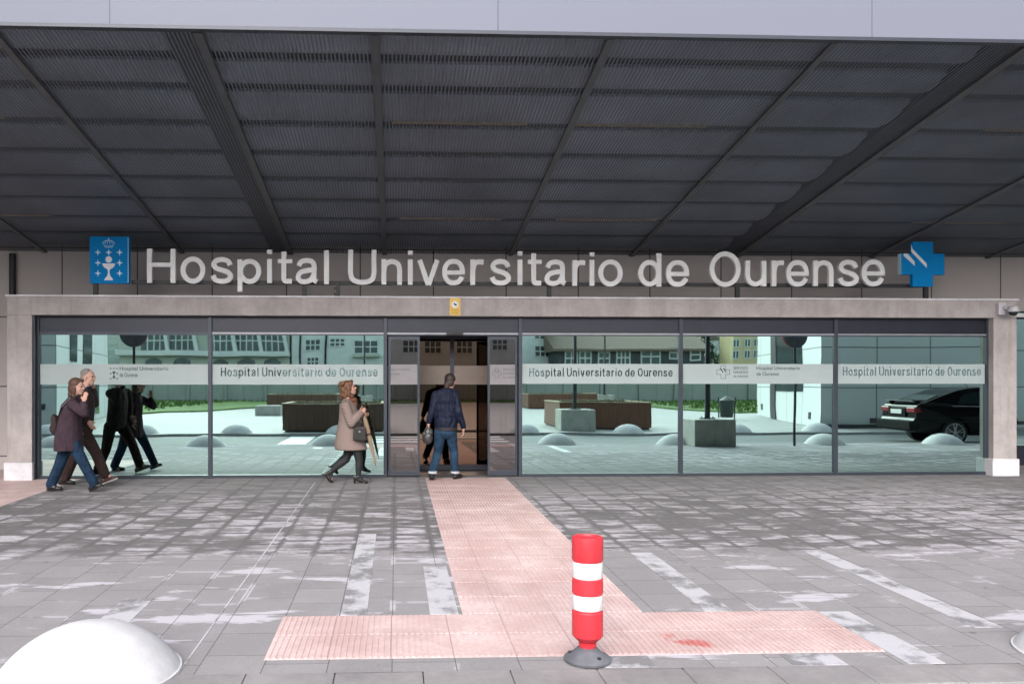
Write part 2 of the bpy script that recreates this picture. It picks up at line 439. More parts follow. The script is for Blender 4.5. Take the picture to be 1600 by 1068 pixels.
M = dict(
    paving=mat_paving(),
    tactile=mat_tactile(),
    plaza=mat_panels('plaza_slab', 0, 1, 0, 1.2, 0.6, (0.35, 0.345, 0.34), (0.40, 0.395, 0.39), (0.2, 0.2, 0.2), 0.01, 0.5, 0.6),
    pale_slab=mat('pale_slab', (0.52, 0.51, 0.545), 0.6, var=0.22, scale=5),
    kerb=mat_concrete('kerb_stone', (0.27, 0.255, 0.26), False),
    asphalt=mat('asphalt', (0.12, 0.125, 0.13), 0.75, var=0.25, scale=3, bump=0.4, bscale=150),
    roadwhite=mat('road_paint', (0.72, 0.72, 0.72), 0.6, var=0.12, scale=9),
    grass=mat('grass', (0.085, 0.15, 0.028), 0.95, var=0.45, scale=1.3, bump=0.5, bscale=50),
    stone=mat_panels('stone_cladding', 0, 2, 0, 1.287, 1.2, (0.50, 0.455, 0.445), (0.56, 0.51, 0.50), (0.08, 0.07, 0.07), 0.010, 0.0, 0.7, ob=-0.24, oa=0.62),
    concrete=mat_concrete('fair_faced_concrete', (0.43, 0.39, 0.385)),
    plinth=mat_concrete('white_plinth', (0.70, 0.69, 0.73), False),
    dark_alu=mat('dark_grey_aluminium', (0.026, 0.029, 0.042), 0.38, metal=0.35, var=0.1, scale=3),
    alu=mat('grey_aluminium', (0.045, 0.053, 0.070), 0.4, metal=0.4, var=0.1, scale=3),
    light_alu=mat('pale_aluminium', (0.30, 0.30, 0.33), 0.35, metal=0.3),
    glass=mat_mirror(),
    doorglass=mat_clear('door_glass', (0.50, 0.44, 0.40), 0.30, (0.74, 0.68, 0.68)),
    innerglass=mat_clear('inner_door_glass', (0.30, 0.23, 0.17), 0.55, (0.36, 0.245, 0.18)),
    frost=mat_frost(),
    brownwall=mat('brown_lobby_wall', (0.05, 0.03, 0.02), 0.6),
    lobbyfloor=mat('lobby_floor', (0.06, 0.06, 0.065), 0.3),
    slat=mat('grey_mesh_slat', (0.12, 0.136, 0.16), 0.5, metal=0.3, var=0.15, scale=2),
    deck=mat('canopy_deck', (0.27, 0.305, 0.36), 0.7, var=0.35, scale=0.7),
    purlin=mat('purlin_steel', (0.04, 0.042, 0.052), 0.6),
    rib=mat('rib_steel', (0.09, 0.094, 0.10), 0.45, metal=0.3, var=0.2, scale=4),
    fascia=mat_panels('white_fascia', 0, 2, 0, 3.55, 9.0, (0.158, 0.167, 0.212), (0.168, 0.177, 0.222), (0.105, 0.11, 0.14), 0.006, 0.0, 0.45, 0.25, stain=0.05, oa=1.05, ob=3),
    letter=mat('letter_metal', (0.93, 0.92, 0.95), 0.45, metal=0.0, var=0.10, scale=4),
    black=mat('black_steel', (0.02, 0.02, 0.024), 0.5),
    blue=mat('blue_enamel', (0.0, 0.22, 0.56), 0.6, var=0.06, spec=0.15),
    white=mat('white_enamel', (0.78, 0.80, 0.82), 0.45, var=0.05),
    paleblue=mat('pale_blue_vinyl', (0.55, 0.78, 0.9), 0.45, var=0.04),
    yellow=mat('yellow_plastic', (0.78, 0.50, 0.10), 0.5, var=0.1, scale=20),
    red=mat_worn('red_plastic', (0.58, 0.028, 0.042), (0.26, 0.05, 0.05), 0.42),
    refw=mat_worn('white_reflective_band', (0.66, 0.68, 0.68), (0.36, 0.36, 0.37), 0.4),
    rubber=mat('grey_rubber', (0.115, 0.12, 0.14), 0.6, var=0.25, scale=12),
    dome=mat('white_concrete', (0.56, 0.555, 0.57), 0.85, var=0.10, scale=7, spec=0.1, bump=0.25, bscale=70),
    wood=mat('rust_boards', (0.155, 0.07, 0.042), 0.7, var=0.5, scale=5, stretch=(6, 6, 0.25)),
    wood2=mat('dark_boards', (0.10, 0.055, 0.035), 0.7, var=0.5, scale=5, stretch=(6, 6, 0.25)),
    block=mat_concrete('planter_concrete', (0.42, 0.42, 0.38)),
    soil=mat('soil', (0.06, 0.045, 0.03), 0.95, var=0.4, scale=12),
    leaf=mat('leaf', (0.055, 0.11, 0.03), 0.8, var=0.5, scale=3),
    leaf2=mat('dark_leaf', (0.03, 0.065, 0.03), 0.85, var=0.5, scale=2),
    bark=mat('bark', (0.09, 0.07, 0.05), 0.9, var=0.4, scale=10),
    sidewall=mat_panels('wing_cladding_shaded', 0, 2, 0, 2.0, 1.45, (0.46, 0.48, 0.475), (0.49, 0.51, 0.505), (0.12, 0.13, 0.13), 0.02, 0.0, 0.4, 0.5),  # white cladding darkened: shade of the hospital-facing front put into its colour
    wing_lit=mat_panels('wing_cladding_lit', 1, 2, 0, 2.6, 1.45, (0.74, 0.76, 0.75), (0.78, 0.80, 0.79), (0.25, 0.26, 0.26), 0.02, 0.0, 0.4, 0.5),  # paler copy of the same cladding for the lit side faces
    render_w=mat('white_render', (0.60, 0.62, 0.60), 0.8, var=0.1, scale=1),
    render_g=mat('grey_green_render', (0.42, 0.44, 0.38), 0.8, var=0.12, scale=1),
    render_y=mat('yellow_render', (0.60, 0.50, 0.28), 0.8, var=0.1, scale=1),
    render_d=mat('slate_wall', (0.06, 0.065, 0.07), 0.8, var=0.3, scale=2),
    rooftile=mat('brown_roof_tiles', (0.17, 0.125, 0.095), 0.8, var=0.35, scale=8, stretch=(1, 1, 4)),
    winglass=mat('dark_window_glass', (0.05, 0.07, 0.075), 0.12, metal=0.4, var=0.3, scale=1),
    hill=mat('wooded_hill', (0.05, 0.085, 0.07), 0.95, var=0.5, scale=0.25),
    carpaint=mat('black_car_paint', (0.006, 0.006, 0.007), 0.22, var=0.1, coat=0.08, spec=0.15),
    carglass=mat('car_glass', (0.02, 0.03, 0.03), 0.06, var=0.1, metal=0.2),
    tyre=mat('tyre', (0.018, 0.018, 0.018), 0.85),
    alloy=mat('alloy_rim', (0.42, 0.42, 0.43), 0.3, metal=0.8),
    bumper=mat('grey_bumper', (0.020, 0.022, 0.021), 0.8, spec=0.04),
    taillight=mat('tail_light_plastic', (0.22, 0.01, 0.015), 0.2),
    plate=mat('number_plate', (0.70, 0.70, 0.66), 0.4, var=0.05),
    skin=mat('skin', (0.52, 0.30, 0.235), 0.55, var=0.08, scale=12),
    hair_brown=mat('brown_hair', (0.075, 0.035, 0.022), 0.6, var=0.5, scale=30, stretch=(4, 4, 0.6)),
    hair_auburn=mat('auburn_hair', (0.13, 0.055, 0.027), 0.55, var=0.55, scale=22, bump=0.8, bscale=40),
    hair_grey=mat('grey_hair', (0.20, 0.175, 0.16), 0.7, var=0.35, scale=40),
    hair_dark=mat('dark_hair', (0.03, 0.018, 0.015), 0.6, var=0.4, scale=30),
    purple=mat_cloth('plum_wool', (0.048, 0.029, 0.040)),
    brownjack=mat_cloth('brown_jacket_cloth', (0.042, 0.028, 0.028)),
    browntrs=mat_cloth('brown_trouser_cloth', (0.035, 0.021, 0.019), fs=11),
    denim=mat_cloth('blue_denim', (0.011, 0.030, 0.062), fs=12, var=0.45),
    denim2=mat_cloth('faded_denim', (0.018, 0.045, 0.085), fs=12, var=0.5, vs=6),
    navy=mat_cloth('navy_quilted_cloth', (0.006, 0.010, 0.028), 0.6, fs=13),
    tweed=mat_herringbone('beige_tweed', (0.33, 0.255, 0.225), (0.12, 0.085, 0.08)),
    scarf=mat('rust_scarf', (0.15, 0.055, 0.035), 0.9, var=0.3, scale=20),
    tights=mat('black_tights', (0.014, 0.014, 0.016), 0.7),
    leather=mat('black_leather', (0.014, 0.012, 0.013), 0.35, var=0.2),
    brownleather=mat('brown_leather', (0.05, 0.022, 0.018), 0.4, var=0.2),
    sole=mat('shoe_sole', (0.35, 0.33, 0.31), 0.7),
    beige=mat('beige_umbrella_cloth', (0.26, 0.185, 0.125), 0.8, var=0.2, scale=12),
    plastic=mat('grey_plastic_bag', (0.05, 0.048, 0.052), 0.3, var=0.5, scale=9, bump=0.6, bscale=25),
    lampglow=mat_emit('warm_tube', (1.0, 0.74, 0.52), 0.03),
    camgrey=mat('camera_housing', (0.52, 0.50, 0.55), 0.4, var=0.08),
    street=mat('green_bin_paint', (0.022, 0.035, 0.03), 0.5),
)

# ---------------------------------------------------------------- mesh helpers
WL = {}          # world origin of every thing's root

class MB:
    def __init__(s):
        s.v = []
        s.f = []
    def add(s, v, f):
        n = len(s.v)
        s.v += [tuple(q) for q in v]
        s.f += [tuple(i + n for i in q) for q in f]
        return s
    def box(s, x0, x1, y0, y1, z0, z1, mtx=None):
        v = [(x, y, z) for z in (z0, z1) for y in (y0, y1) for x in (x0, x1)]
        if mtx:
            v = [mtx @ Vector(q) for q in v]
        return s.add(v, [(0, 2, 3, 1), (4, 5, 7, 6), (0, 1, 5, 4), (2, 6, 7, 3), (0, 4, 6, 2), (1, 3, 7, 5)])
    def cyl(s, p0, p1, r0, r1=None, n=16, caps=True):
        r1 = r0 if r1 is None else r1
        p0, p1 = Vector(p0), Vector(p1)
        q = (p1 - p0).to_track_quat('Z', 'Y')
        v = []
        for p, r in ((p0, r0), (p1, r1)):
            for k in range(n):
                a = 2 * math.pi * k / n
                v.append(p + q @ Vector((r * math.cos(a), r * math.sin(a), 0)))
        f = [(k, (k + 1) % n, n + (k + 1) % n, n + k) for k in range(n)]
        if caps:
            f += [tuple(range(n - 1, -1, -1)), tuple(range(n, 2 * n))]
        return s.add(v, f)
    def path(s, pts, r, n=8):
        for a, b in zip(pts[:-1], pts[1:]):
            s.cyl(a, b, r, n=n)
        return s
    def lathe(s, prof, n=32, c=(0, 0, 0)):
        v = []
        for r, z in prof:
            for k in range(n):
                a = 2 * math.pi * k / n
                v.append((c[0] + r * math.cos(a), c[1] + r * math.sin(a), c[2] + z))
        f = []
        for j in range(len(prof) - 1):
            for k in range(n):
                f.append((j * n + k, j * n + (k + 1) % n, (j + 1) * n + (k + 1) % n, (j + 1) * n + k))
        f.append(tuple(range(n - 1, -1, -1)))
        f.append(tuple((len(prof) - 1) * n + k for k in range(n)))
        return s.add(v, f)
    def prism(s, poly, a0, a1, axes=(0, 2, 1)):
        """polygon in two axes extruded along the third"""
        n = len(poly)
        v = []
        for a in (a0, a1):
            for p in poly:
                q = [0, 0, 0]
                q[axes[0]], q[axes[1]], q[axes[2]] = p[0], p[1], a
                v.append(q)
        f = [tuple(range(n)), tuple(range(2 * n - 1, n - 1, -1))]
        f += [(k, k + n, (k + 1) % n + n, (k + 1) % n) for k in range(n)]
        return s.add(v, f)
    def sphere(s, c, r, n=16, m=10, mtx=None):
        rx, ry, rz = (r, r, r) if isinstance(r, (int, float)) else r
        v = [(0, 0, rz)]
        for j in range(1, m):
            t = math.pi * j / m
            for k in range(n):
                a = 2 * math.pi * k / n
                v.append((rx * math.sin(t) * math.cos(a), ry * math.sin(t) * math.sin(a), rz * math.cos(t)))
        v.append((0, 0, -rz))
        f = [(0, 1 + k, 1 + (k + 1) % n) for k in range(n)]
        for j in range(m - 2):
            b = 1 + j * n
            f += [(b + k, b + n + k, b + n + (k + 1) % n, b + (k + 1) % n) for k in range(n)]
        b = 1 + (m - 2) * n
        f += [(b + k, len(v) - 1, b + (k + 1) % n) for k in range(n)]
        c = Vector(c)
        if mtx:
            v = [c + mtx @ Vector(q) for q in v]
        else:
            v = [c + Vector(q) for q in v]
        return s.add(v, f)
    def build(s, name, m, parent=None, smooth=False, bevel=0.0, seg=2):
        me = bpy.data.meshes.new(name)
        off = Vector(WL.get(parent.name, (0, 0, 0))) if parent else Vector((0, 0, 0))
        me.from_pydata([tuple(Vector(q) - off) for q in s.v], [], s.f)
        me.materials.append(m)
        me.update()
        import bmesh
        bm = bmesh.new()
        bm.from_mesh(me)
        bmesh.ops.recalc_face_normals(bm, faces=bm.faces)
        bm.to_mesh(me)
        bm.free()
        if smooth:
            for p in me.polygons:
                p.use_smooth = True
        o = bpy.data.objects.new(name, me)
        C.objects.link(o)
        if parent:
            o.parent = parent
            WL[o.name] = tuple(off)
        if bevel:
            b = o.modifiers.new('bevel', 'BEVEL')
            b.width = bevel
            b.segments = seg
            b.limit_method = 'ANGLE'
        if smooth == 'auto':
            try:
                me.set_sharp_from_angle(angle=R(35))
            except Exception:
                pass
        return o

def tag(o, label=None, cat=None, group=None, kind=None):
    if label: o['label'] = label
    if cat: o['category'] = cat
    if group: o['group'] = group
    if kind: o['kind'] = kind
    return o

def thing(name, loc, label, cat, group=None):
    o = bpy.data.objects.new(name, None)
    o.empty_display_size = 0.2
    C.objects.link(o)
    o.location = loc
    WL[o.name] = tuple(loc)
    return tag(o, label, cat, group)

def copy_tree(o, parent=None):
    c = o.copy()
    C.objects.link(c)
    c.parent = parent
    for ch in list(o.children):
        copy_tree(ch, c)
    return c

_tcache = {}
def text_geo(body):
    if body in _tcache:
        return _tcache[body]
    cu = bpy.data.curves.new('t', 'FONT')
    cu.body = body
    cu.size = 1
    cu.resolution_u = 6
    cu.offset = 0.012
    o = bpy.data.objects.new('t', cu)
    C.objects.link(o)
    dg = bpy.context.evaluated_depsgraph_get()
    me = bpy.data.meshes.new_from_object(o.evaluated_get(dg))
    v = [(q.co.x, q.co.y) for q in me.vertices]
    f = [tuple(p.vertices) for p in me.polygons]
    bpy.data.objects.remove(o)
    bpy.data.meshes.remove(me)
    _tcache[body] = (v, f)
    return v, f

def text_fit(mb, body, x0, x1, z0, z1, y, thick=0.0):
    """text fitted to a rectangle in the plane y (front towards -Y)"""
    v, f = text_geo(body)
    ax, bx = min(q[0] for q in v), max(q[0] for q in v)
    az, bz = min(q[1] for q in v), max(q[1] for q in v)
    pts = [(x0 + (q[0] - ax) / (bx - ax) * (x1 - x0), z0 + (q[1] - az) / (bz - az) * (z1 - z0)) for q in v]
    n = len(pts)
    vv = [(p[0], y, p[1]) for p in pts]
    ff = list(f)
    if thick:
        vv += [(p[0], y + thick, p[1]) for p in pts]
        ff += [tuple(i + n for i in reversed(q)) for q in f]
        from collections import Counter
        ec = Counter()
        for q in f:
            for a, b in zip(q, q[1:] + q[:1]):
                ec[(min(a, b), max(a, b))] += 1
        for (a, b), c in ec.items():
            if c == 1:
                ff.append((a, b, b + n, a + n))
    mb.add(vv, ff)
    return mb

# ---------------------------------------------------------------- stroke lettering for the big sign
def smooth_pts(pts, n=6):
    out = []
    P = [pts[0]] + list(pts) + [pts[-1]]
    for i in range(1, len(P) - 2):
        p0, p1, p2, p3 = P[i - 1], P[i], P[i + 1], P[i + 2]
        for k in range(n):
            t = k / n
            out.append(tuple(0.5 * ((2 * p1[j]) + (-p0[j] + p2[j]) * t + (2 * p0[j] - 5 * p1[j] + 4 * p2[j] - p3[j]) * t * t + (-p0[j] + 3 * p1[j] - 3 * p2[j] + p3[j]) * t ** 3) for j in (0, 1)))
    out.append(tuple(pts[-1]))
    return out

def ribbon(mb, pts, w, y, th, closed=False):
    """flat bar of width w following a line in the XZ plane, th thick"""
    n = len(pts)
    v = []
    for i in range(n):
        a = pts[(i - 1) % n] if (closed or i) else pts[0]
        b = pts[(i + 1) % n] if (closed or i < n - 1) else pts[-1]
        d = Vector((b[0] - a[0], b[1] - a[1]))
        d = d.normalized() if d.length > 1e-9 else Vector((1, 0))
        nx, nz = -d.y * w / 2, d.x * w / 2
        for yy in (y, y + th):
            v.append((pts[i][0] + nx, yy, pts[i][1] + nz))
            v.append((pts[i][0] - nx, yy, pts[i][1] - nz))
    f = []
    m = n if closed else n - 1
    for i in range(m):
        a, b = i * 4, ((i + 1) % n) * 4
        f += [(a, a + 1, b + 1, b), (a + 2, b + 2, b + 3, a + 3), (a, b, b + 2, a + 2), (a + 1, a + 3, b + 3, b + 1)]
    if not closed:
        f += [(0, 2, 3, 1), (m * 4, m * 4 + 1, m * 4 + 3, m * 4 + 2)]
    mb.add(v, f)

def glyph(mb, ch, x0, x1, z0, z1, y, w, th, xh, base):
    """one sans-serif letter in the rectangle; xh / base = top of small letters and base line"""
    h = w / 2
    X = lambda u: x0 + h + u * (x1 - x0 - w)
    def box_(u, a, b): ribbon(mb, [(u, a), (u, b)], w, y, th)
    def ring(a0, a1, b0, b1, yy=0.0):
        c, d = (a0 + a1) / 2, (b0 + b1) / 2
        rx_, rz_ = (a1 - a0) / 2 - h, (b1 - b0) / 2 - h * 0.94
        ribbon(mb, [(c + rx_ * math.cos(2 * math.pi * k / 40), d + rz_ * math.sin(2 * math.pi * k / 40)) for k in range(40)], w, y + yy, th, True)
    def curve(p, b0=None, b1=None, yy=0.0, ww=None):
        b0 = (z0 if b0 is None else b0) + h
        b1 = (z1 if b1 is None else b1) - h
        q = [(X(a), b0 + b * (b1 - b0)) for a, b in p]
        ribbon(mb, smooth_pts(q), ww or w, y + yy, th)
    e = 0.0012
    if ch == 'H':
        box_(x0 + h, z0, z1); box_(x1 - h, z0, z1)
        zm = z0 + (z1 - z0) * 0.53
        ribbon(mb, [(x0 + w * .9, zm), (x1 - w * .9, zm)], w * 0.88, y + e, th - 2 * e)
    elif ch in 'oO': ring(x0, x1, z0, z1)
    elif ch == 'l': box_((x0 + x1) / 2, z0, z1)
    elif ch == 'i':
        box_((x0 + x1) / 2, z0, xh); box_((x0 + x1) / 2, z1 - w * 0.85, z1)
    elif ch == 'p':
        box_(x0 + h, z0, xh - 0.005); ring(x0 + w * 0.12, x1, base, xh, e)
    elif ch == 'd':
        box_(x1 - h, z0, z1); ring(x0, x1 - w * 0.12, z0, xh, e)
    elif ch == 't':
        u = x0 + (x1 - x0) * 0.42
        ribbon(mb, smooth_pts([(u, z1), (u, z0 + w * 2), (u, z0 + w * 1.1), (u + w * .30, z0 + w * .58), (x1 - w * .1, z0 + w * .50)]), w, y, th)
        ribbon(mb, [(x0, xh - w * .45), (x1, xh - w * .45)], w * 0.85, y + e, th - 2 * e)
    elif ch == 'a':
        curve([(0.04, .74), (.16, .93), (.46, 1), (.74, .94), (.84, .76), (.84, .3), (.86, .08), (1.0, .0)])
        curve([(.84, .56), (.5, .53), (.14, .44), (0, .22), (.12, .04), (.38, 0), (.68, .10), (.84, .34)], yy=e)
    elif ch == 's':
        curve([(.97, .74), (.84, .93), (.5, 1), (.16, .93), (.04, .76), (.18, .60), (.5, .52), (.84, .42), (1, .23), (.85, .06), (.5, 0), (.13, .07), (0, .27)])
    elif ch == 'e':
        curve([(1, .50), (.94, .76), (.76, .95), (.5, 1), (.24, .95), (.05, .76), (0, .5), (.05, .24), (.24, .05), (.5, 0), (.78, .06), (.97, .27)])
        zm = z0 + h + 0.48 * (z1 - z0 - w)
        ribbon(mb, [(x0 + w * .8, zm), (x1 - w * .02, zm)], w * .85, y + e, th - 2 * e)
    elif ch == 'U':
        curve([(0, 1.09), (0, .7), (0, .3), (.12, .08), (.5, 0), (.88, .08), (1, .3), (1, .7), (1, 1.09)])
    elif ch == 'n':
        box_(x0 + h, z0, z1 - 0.003)
        curve([(0, .55), (.1, .84), (.5, 1), (.88, .88), (1, .62), (1, .3), (1, -.125)], yy=e)
    elif ch == 'u':
        box_(x1 - h, z0 + 0.003, z1)
        curve([(1, .45), (.9, .16), (.5, 0), (.12, .12), (0, .38), (0, .7), (0, 1.125)], yy=e)
    elif ch == 'r':
        box_(x0 + h, z0, z1 - 0.003)
        curve([(0, .5), (.12, .80), (.5, .98), (1.2, .98)], yy=e)
    elif ch == 'v':
        m_ = (x0 + x1) / 2
        ribbon(mb, [(x0 + h, z1), (m_ - w * .04, z0)], w, y, th)
        ribbon(mb, [(x1 - h, z1), (m_ + w * .04, z0)], w, y + e, th - 2 * e)

# ================================================================ THE SETTING
def slab(mb, x0, x1, y0, y1, h=0.004, zf=gz, bottom=0.0):
    v = [(x, y, zf(y) + dz) for dz in (bottom, h) for y in (y0, y1) for x in (x0, x1)]
    mb.add(v, [(0, 2, 3, 1), (4, 5, 7, 6), (0, 1, 5, 4), (2, 6, 7, 3), (0, 4, 6, 2), (1, 3, 7, 5)])

g = MB()
g.add([(-900, -900, -0.45), (900, -900, -0.45), (900, 900, -0.45), (-900, 900, -0.45)], [(0, 1, 2, 3)])
tag(g.build('ground', mat('far_ground', (0.12, 0.13, 0.10), 0.95, scale=0.1)), kind='structure')

g = MB()
N = 20
ys = [4.56 + (D - 4.56) * k / N for k in range(N + 1)] + [14.6, 20.0]
for a, b in zip(ys[:-1], ys[1:]):
    n = len(g.v)
    g.v += [(-34, a, gz(a)), (34, a, gz(a)), (34, b, gz(b)), (-34, b, gz(b))]
    g.f.append((n, n + 1, n + 2, n + 3))
tag(g.build('pavement', M['paving']), kind='structure')

g = MB()
x = -34.0
random.seed(3)
xs = [-34 + 0.495 * k for k in range(138)]
for a in xs:
    dz = random.uniform(-0.001, 0.002)
    v = [(a + 0.002, KERB, gz(KERB) + dz + 0.002), (a + 0.493, KERB, gz(KERB) + dz + 0.002), (a + 0.493, 4.556, gz(4.556) + dz + 0.003), (a + 0.002, 4.556, gz(4.556) + dz + 0.003)]
    v = [(p[0], p[1], -0.44) for p in v] + v
    g.add(v, [(0, 3, 2, 1), (4, 5, 6, 7), (0, 1, 5, 4), (1, 2, 6, 5), (2, 3, 7, 6), (3, 0, 4, 7)])
tag(g.build('kerb', M['kerb'], bevel=0.006), kind='structure')

g = MB()
g.add([(-120, -0.2, -0.21), (120, -0.2, -0.21), (120, KERB + 0.1, -0.21), (-120, KERB + 0.1, -0.21)], [(0, 1, 2, 3)])
tag(g.build('road', M['asphalt']), kind='structure')
g = MB()
for y0 in (0.15, 1.15, 2.15, 3.15):
    g.box(-0.9, 3.3, y0, y0 + 0.5, -0.208, -0.206)
g.box(-3.3, -2.5, 0.1, 3.9, -0.208, -0.206)
tag(g.build('road_marking', M['roadwhite']), kind='structure')
g = MB()
g.box(-60, 60, -42.5, -0.2, -0.44, -0.13)
tag(g.build('plaza', M['plaza']), kind='structure')

# tactile guide strip and its T bar
TX0, TW, TY0 = -0.776, 0.3746, 4.775
g = MB()
slab(g, TX0 + 3 * TW + 0.12, TX0 + 6 * TW + 0.26, 5.605, 12.72, 0.004)
slab(g, TX0, TX0 + 10 * TW, TY0, 5.605, 0.004)
slab(g, -7.4, -4.92, 9.2, 12.8, 0.004)
slab(g, -7.4, -6.06, 12.8, 14.19, 0.004, bottom=-0.002)
k = 0
xx = TX0 + 0.012
while xx < TX0 + 10 * TW - 0.02:
    for j in range(2):
        slab(g, xx, xx + 0.02, TY0 + 0.012 + j * 0.415, TY0 + 0.403 + j * 0.415, 0.008)
    xx += TW / 10
xx = TX0 + 3 * TW + 0.13
while xx < TX0 + 6 * TW + 0.25:
    for j in range(17):
        slab(g, xx, xx + 0.02, 5.62 + j * 0.415, 5.62 + j * 0.415 + 0.39, 0.008)
    xx += TW / 10
tag(g.build('tactile_path', M['tactile']), kind='structure')

# paler stones laid among the grey ones
g = MB()
for x0, x1, y0, y1 in ((2.19, 2.39, 5.62, 7.45), (2.98, 3.20, 4.57, 5.58), (2.3, 2.62, 4.57, 4.76), (1.2, 1.50, 4.58, 4.76), (0.24, 0.44, 5.62, 7.0), (-0.38, -0.2, 5.62, 8.4),
                       (3.84, 4.03, 5.2, 7.5), (-2.02, -1.80, 5.5, 6.1), (-1.228, -1.216, 4.57, 12.3)):
    slab(g, x0, x1, y0, y1, 0.003)
def mat_pale_worn():
    m, nt, p = nmat('worn_pale_stone')
    tc = nt.nodes.new('ShaderNodeTexCoord')
    n1 = noise(nt, tc.outputs['Object'], 3.5, 8, 0.7)
    n2 = noise(nt, tc.outputs['Object'], 40, 4, 0.7)
    c = mixc(nt, ramp(nt, n1, 0.40, 0.52), (0.21, 0.205, 0.215), (0.54, 0.53, 0.57))
    c = mixc(nt, math_n(nt, 'MULTIPLY', n2, 0.35), c, (0.25, 0.24, 0.25))
    nt.links.new(c, p.inputs['Base Color'])
    p.inputs['Roughness'].default_value = 0.6
    return m
tag(g.build('pale_paving', mat_pale_worn()), kind='structure')

# grass field behind the plaza
g = MB()
poly = [(-13.6, -14), (-7.6, -29), (-3, -35), (4, -39.0), (12, -38.5), (16.5, -31), (18.5, -17), (40, -17), (40, -42.4), (-40, -42.4), (-40, -14)]
n = len(poly)
g.add([(p[0], p[1], -0.05) for p in poly] + [(p[0], p[1], -0.13) for p in poly], [tuple(range(n))] + [(k, (k + 1) % n, (k + 1) % n + n, k + n) for k in range(n)])
rg = random.Random(5)
for _ in range(9000):
    px, py = rg.uniform(-40, 40), rg.uniform(-42, -14)
    inside = (px < -13.6 - (py + 14) * -0.4 * 0 and px < -13.8 + (-14 - py) * 0.4) or (px > 18.7) or py < -39.2
    if not inside:
        continue
    h = rg.uniform(0.05, 0.22)
    a = rg.uniform(0, 3.14)
    dx, dy = 0.09 * math.cos(a), 0.09 * math.sin(a)
    g.add([(px - dx, py - dy, -0.06), (px + dx, py + dy, -0.06), (px + rg.uniform(-.08, .08), py + rg.uniform(-.05, .05), h)], [(0, 1, 2)])
tag(g.build('grass', M['grass']), kind='stuff')

# ---------------------------------------------------------------- hospital building (main wall)
def hwall():
    root = thing('hospital_building', (0, YW, 0), 'hospital main building clad in grey brown stone panels behind the glazed entrance', 'building')
    w = MB()
    w.box(-30, 34, YW, YW + 0.3, 2.80, 9)
    w.box(-30, -6.9, YW, YW + 0.3, -0.1, 1.55)
    w.box(-6.9, -5.7, YW, YW + 0.3, -0.1, 2.80)
    w.box(9.9, 10.35, YW, YW + 0.3, -0.1, 2.80)
    w.box(16.8, 34, YW, YW + 0.3, -0.1, 2.80)
    w.box(-30, -12.2, YW, YW + 0.3, 1.55, 2.80)
    w.box(-30, 34, YW + 0.3, YW + 12, 8.7, 9.0)
    w.box(-30, -29.7, YW + 0.3, YW + 12, -0.1, 8.7)
    w.box(33.7, 34, YW + 0.3, YW + 12, -0.1, 8.7)
    w.box(-30, 34, YW + 12, YW + 12.3, -0.1, 9.0)
    w.build('wall', M['stone'], root)
    # ribbon window left
    f = MB()
    f.box(-12.2, -5.95, YW + 0.02, YW + 0.12, 1.55, 1.60)
    f.box(-12.2, -5.95, YW + 0.02, YW + 0.12, 2.62, 2.80)
    for xx in (-12.2, -10.1, -8.0, -6.95):
        f.box(xx, xx + 0.06, YW + 0.03, YW + 0.11, 1.60, 2.62)
    wf = f.build('window', M['dark_alu'], root)
    gl = MB()
    gl.box(-12.14, -6.0, YW + 0.06, YW + 0.08, 1.60, 2.62)
    gl.build('pane', M['glass'], wf)
    f = MB()
    f.box(10.35, 16.8, YW + 0.02, YW + 0.14, 0.0, 0.36)
    f.box(10.35, 16.8, YW + 0.01, YW + 0.14, 2.66, 2.80)
    for xx in (10.35, 12.5, 14.65, 16.74):
        f.box(xx, xx + 0.06, YW + 0.03, YW + 0.13, 0.36, 2.66)
    wf = f.build('window', M['dark_alu'], root)
    gl = MB()
    gl.box(10.41, 16.74, YW + 0.06, YW + 0.08, 0.36, 2.66)
    gl.build('pane', M['glass'], wf)
    s = MB()
    s.box(10.3, 16.85, YW - 0.04, YW + 0.01, 2.69, 2.76)
    s.build('window_lintel', M['white'], root)
    p = MB()
    px = at(20, 430, YW - 0.06).x
    p.cyl((px, YW - 0.07, 0), (px, YW - 0.07, 3.72), 0.055, n=14)
    p.box(px - 0.09, px + 0.09, YW - 0.02, YW, 2.9, 2.94)
    p.build('downpipe', M['black'], root, smooth='auto')
    # lobby shell behind the doors
    l = MB()
    l.box(-0.4, -0.3, 13.0, 19.9, 0, 2.8)
    l.box(2.2, 2.3, 13.0, 19.9, 0, 2.8)
    l.box(-0.4, 2.3, 19.9, 20.0, 0, 2.8)
    l.box(-0.4, 2.3, 13.0, 20.0, 2.6, 2.7)
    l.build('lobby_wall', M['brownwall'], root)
    l = MB()
    l.box(-0.3, 2.2, 12.95, 19.9, 0.004, 0.012)
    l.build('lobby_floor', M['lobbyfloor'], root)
    l = MB()
    l.box(0.2, 1.8, 19.2, 19.7, 0.01, 1.05)
    l.box(0.1, 1.9, 19.1, 19.75, 1.05, 1.10)
    l.build('counter', mat('counter_wood', (0.22, 0.13, 0.07), 0.4), root)
    l = MB()
    l.box(0.5, 1.4, 17.2, 17.4, 2.56, 2.595)
    l.build('ceiling_lamp', mat_emit('lobby_lamp', (1.0, 0.8, 0.55), 1.3), root)
    return root
hwall()

# ---------------------------------------------------------------- entrance portal
def gtext(parent, m, body, px0, px1, py0, py1, y, nm='window_lettering'):
    a, b = at(px0, py1, y), at(px1, py0, y)
    mb = MB()
    text_fit(mb, body, a.x, b.x, a.z, b.z, y)
    return mb.build(nm, m, parent)

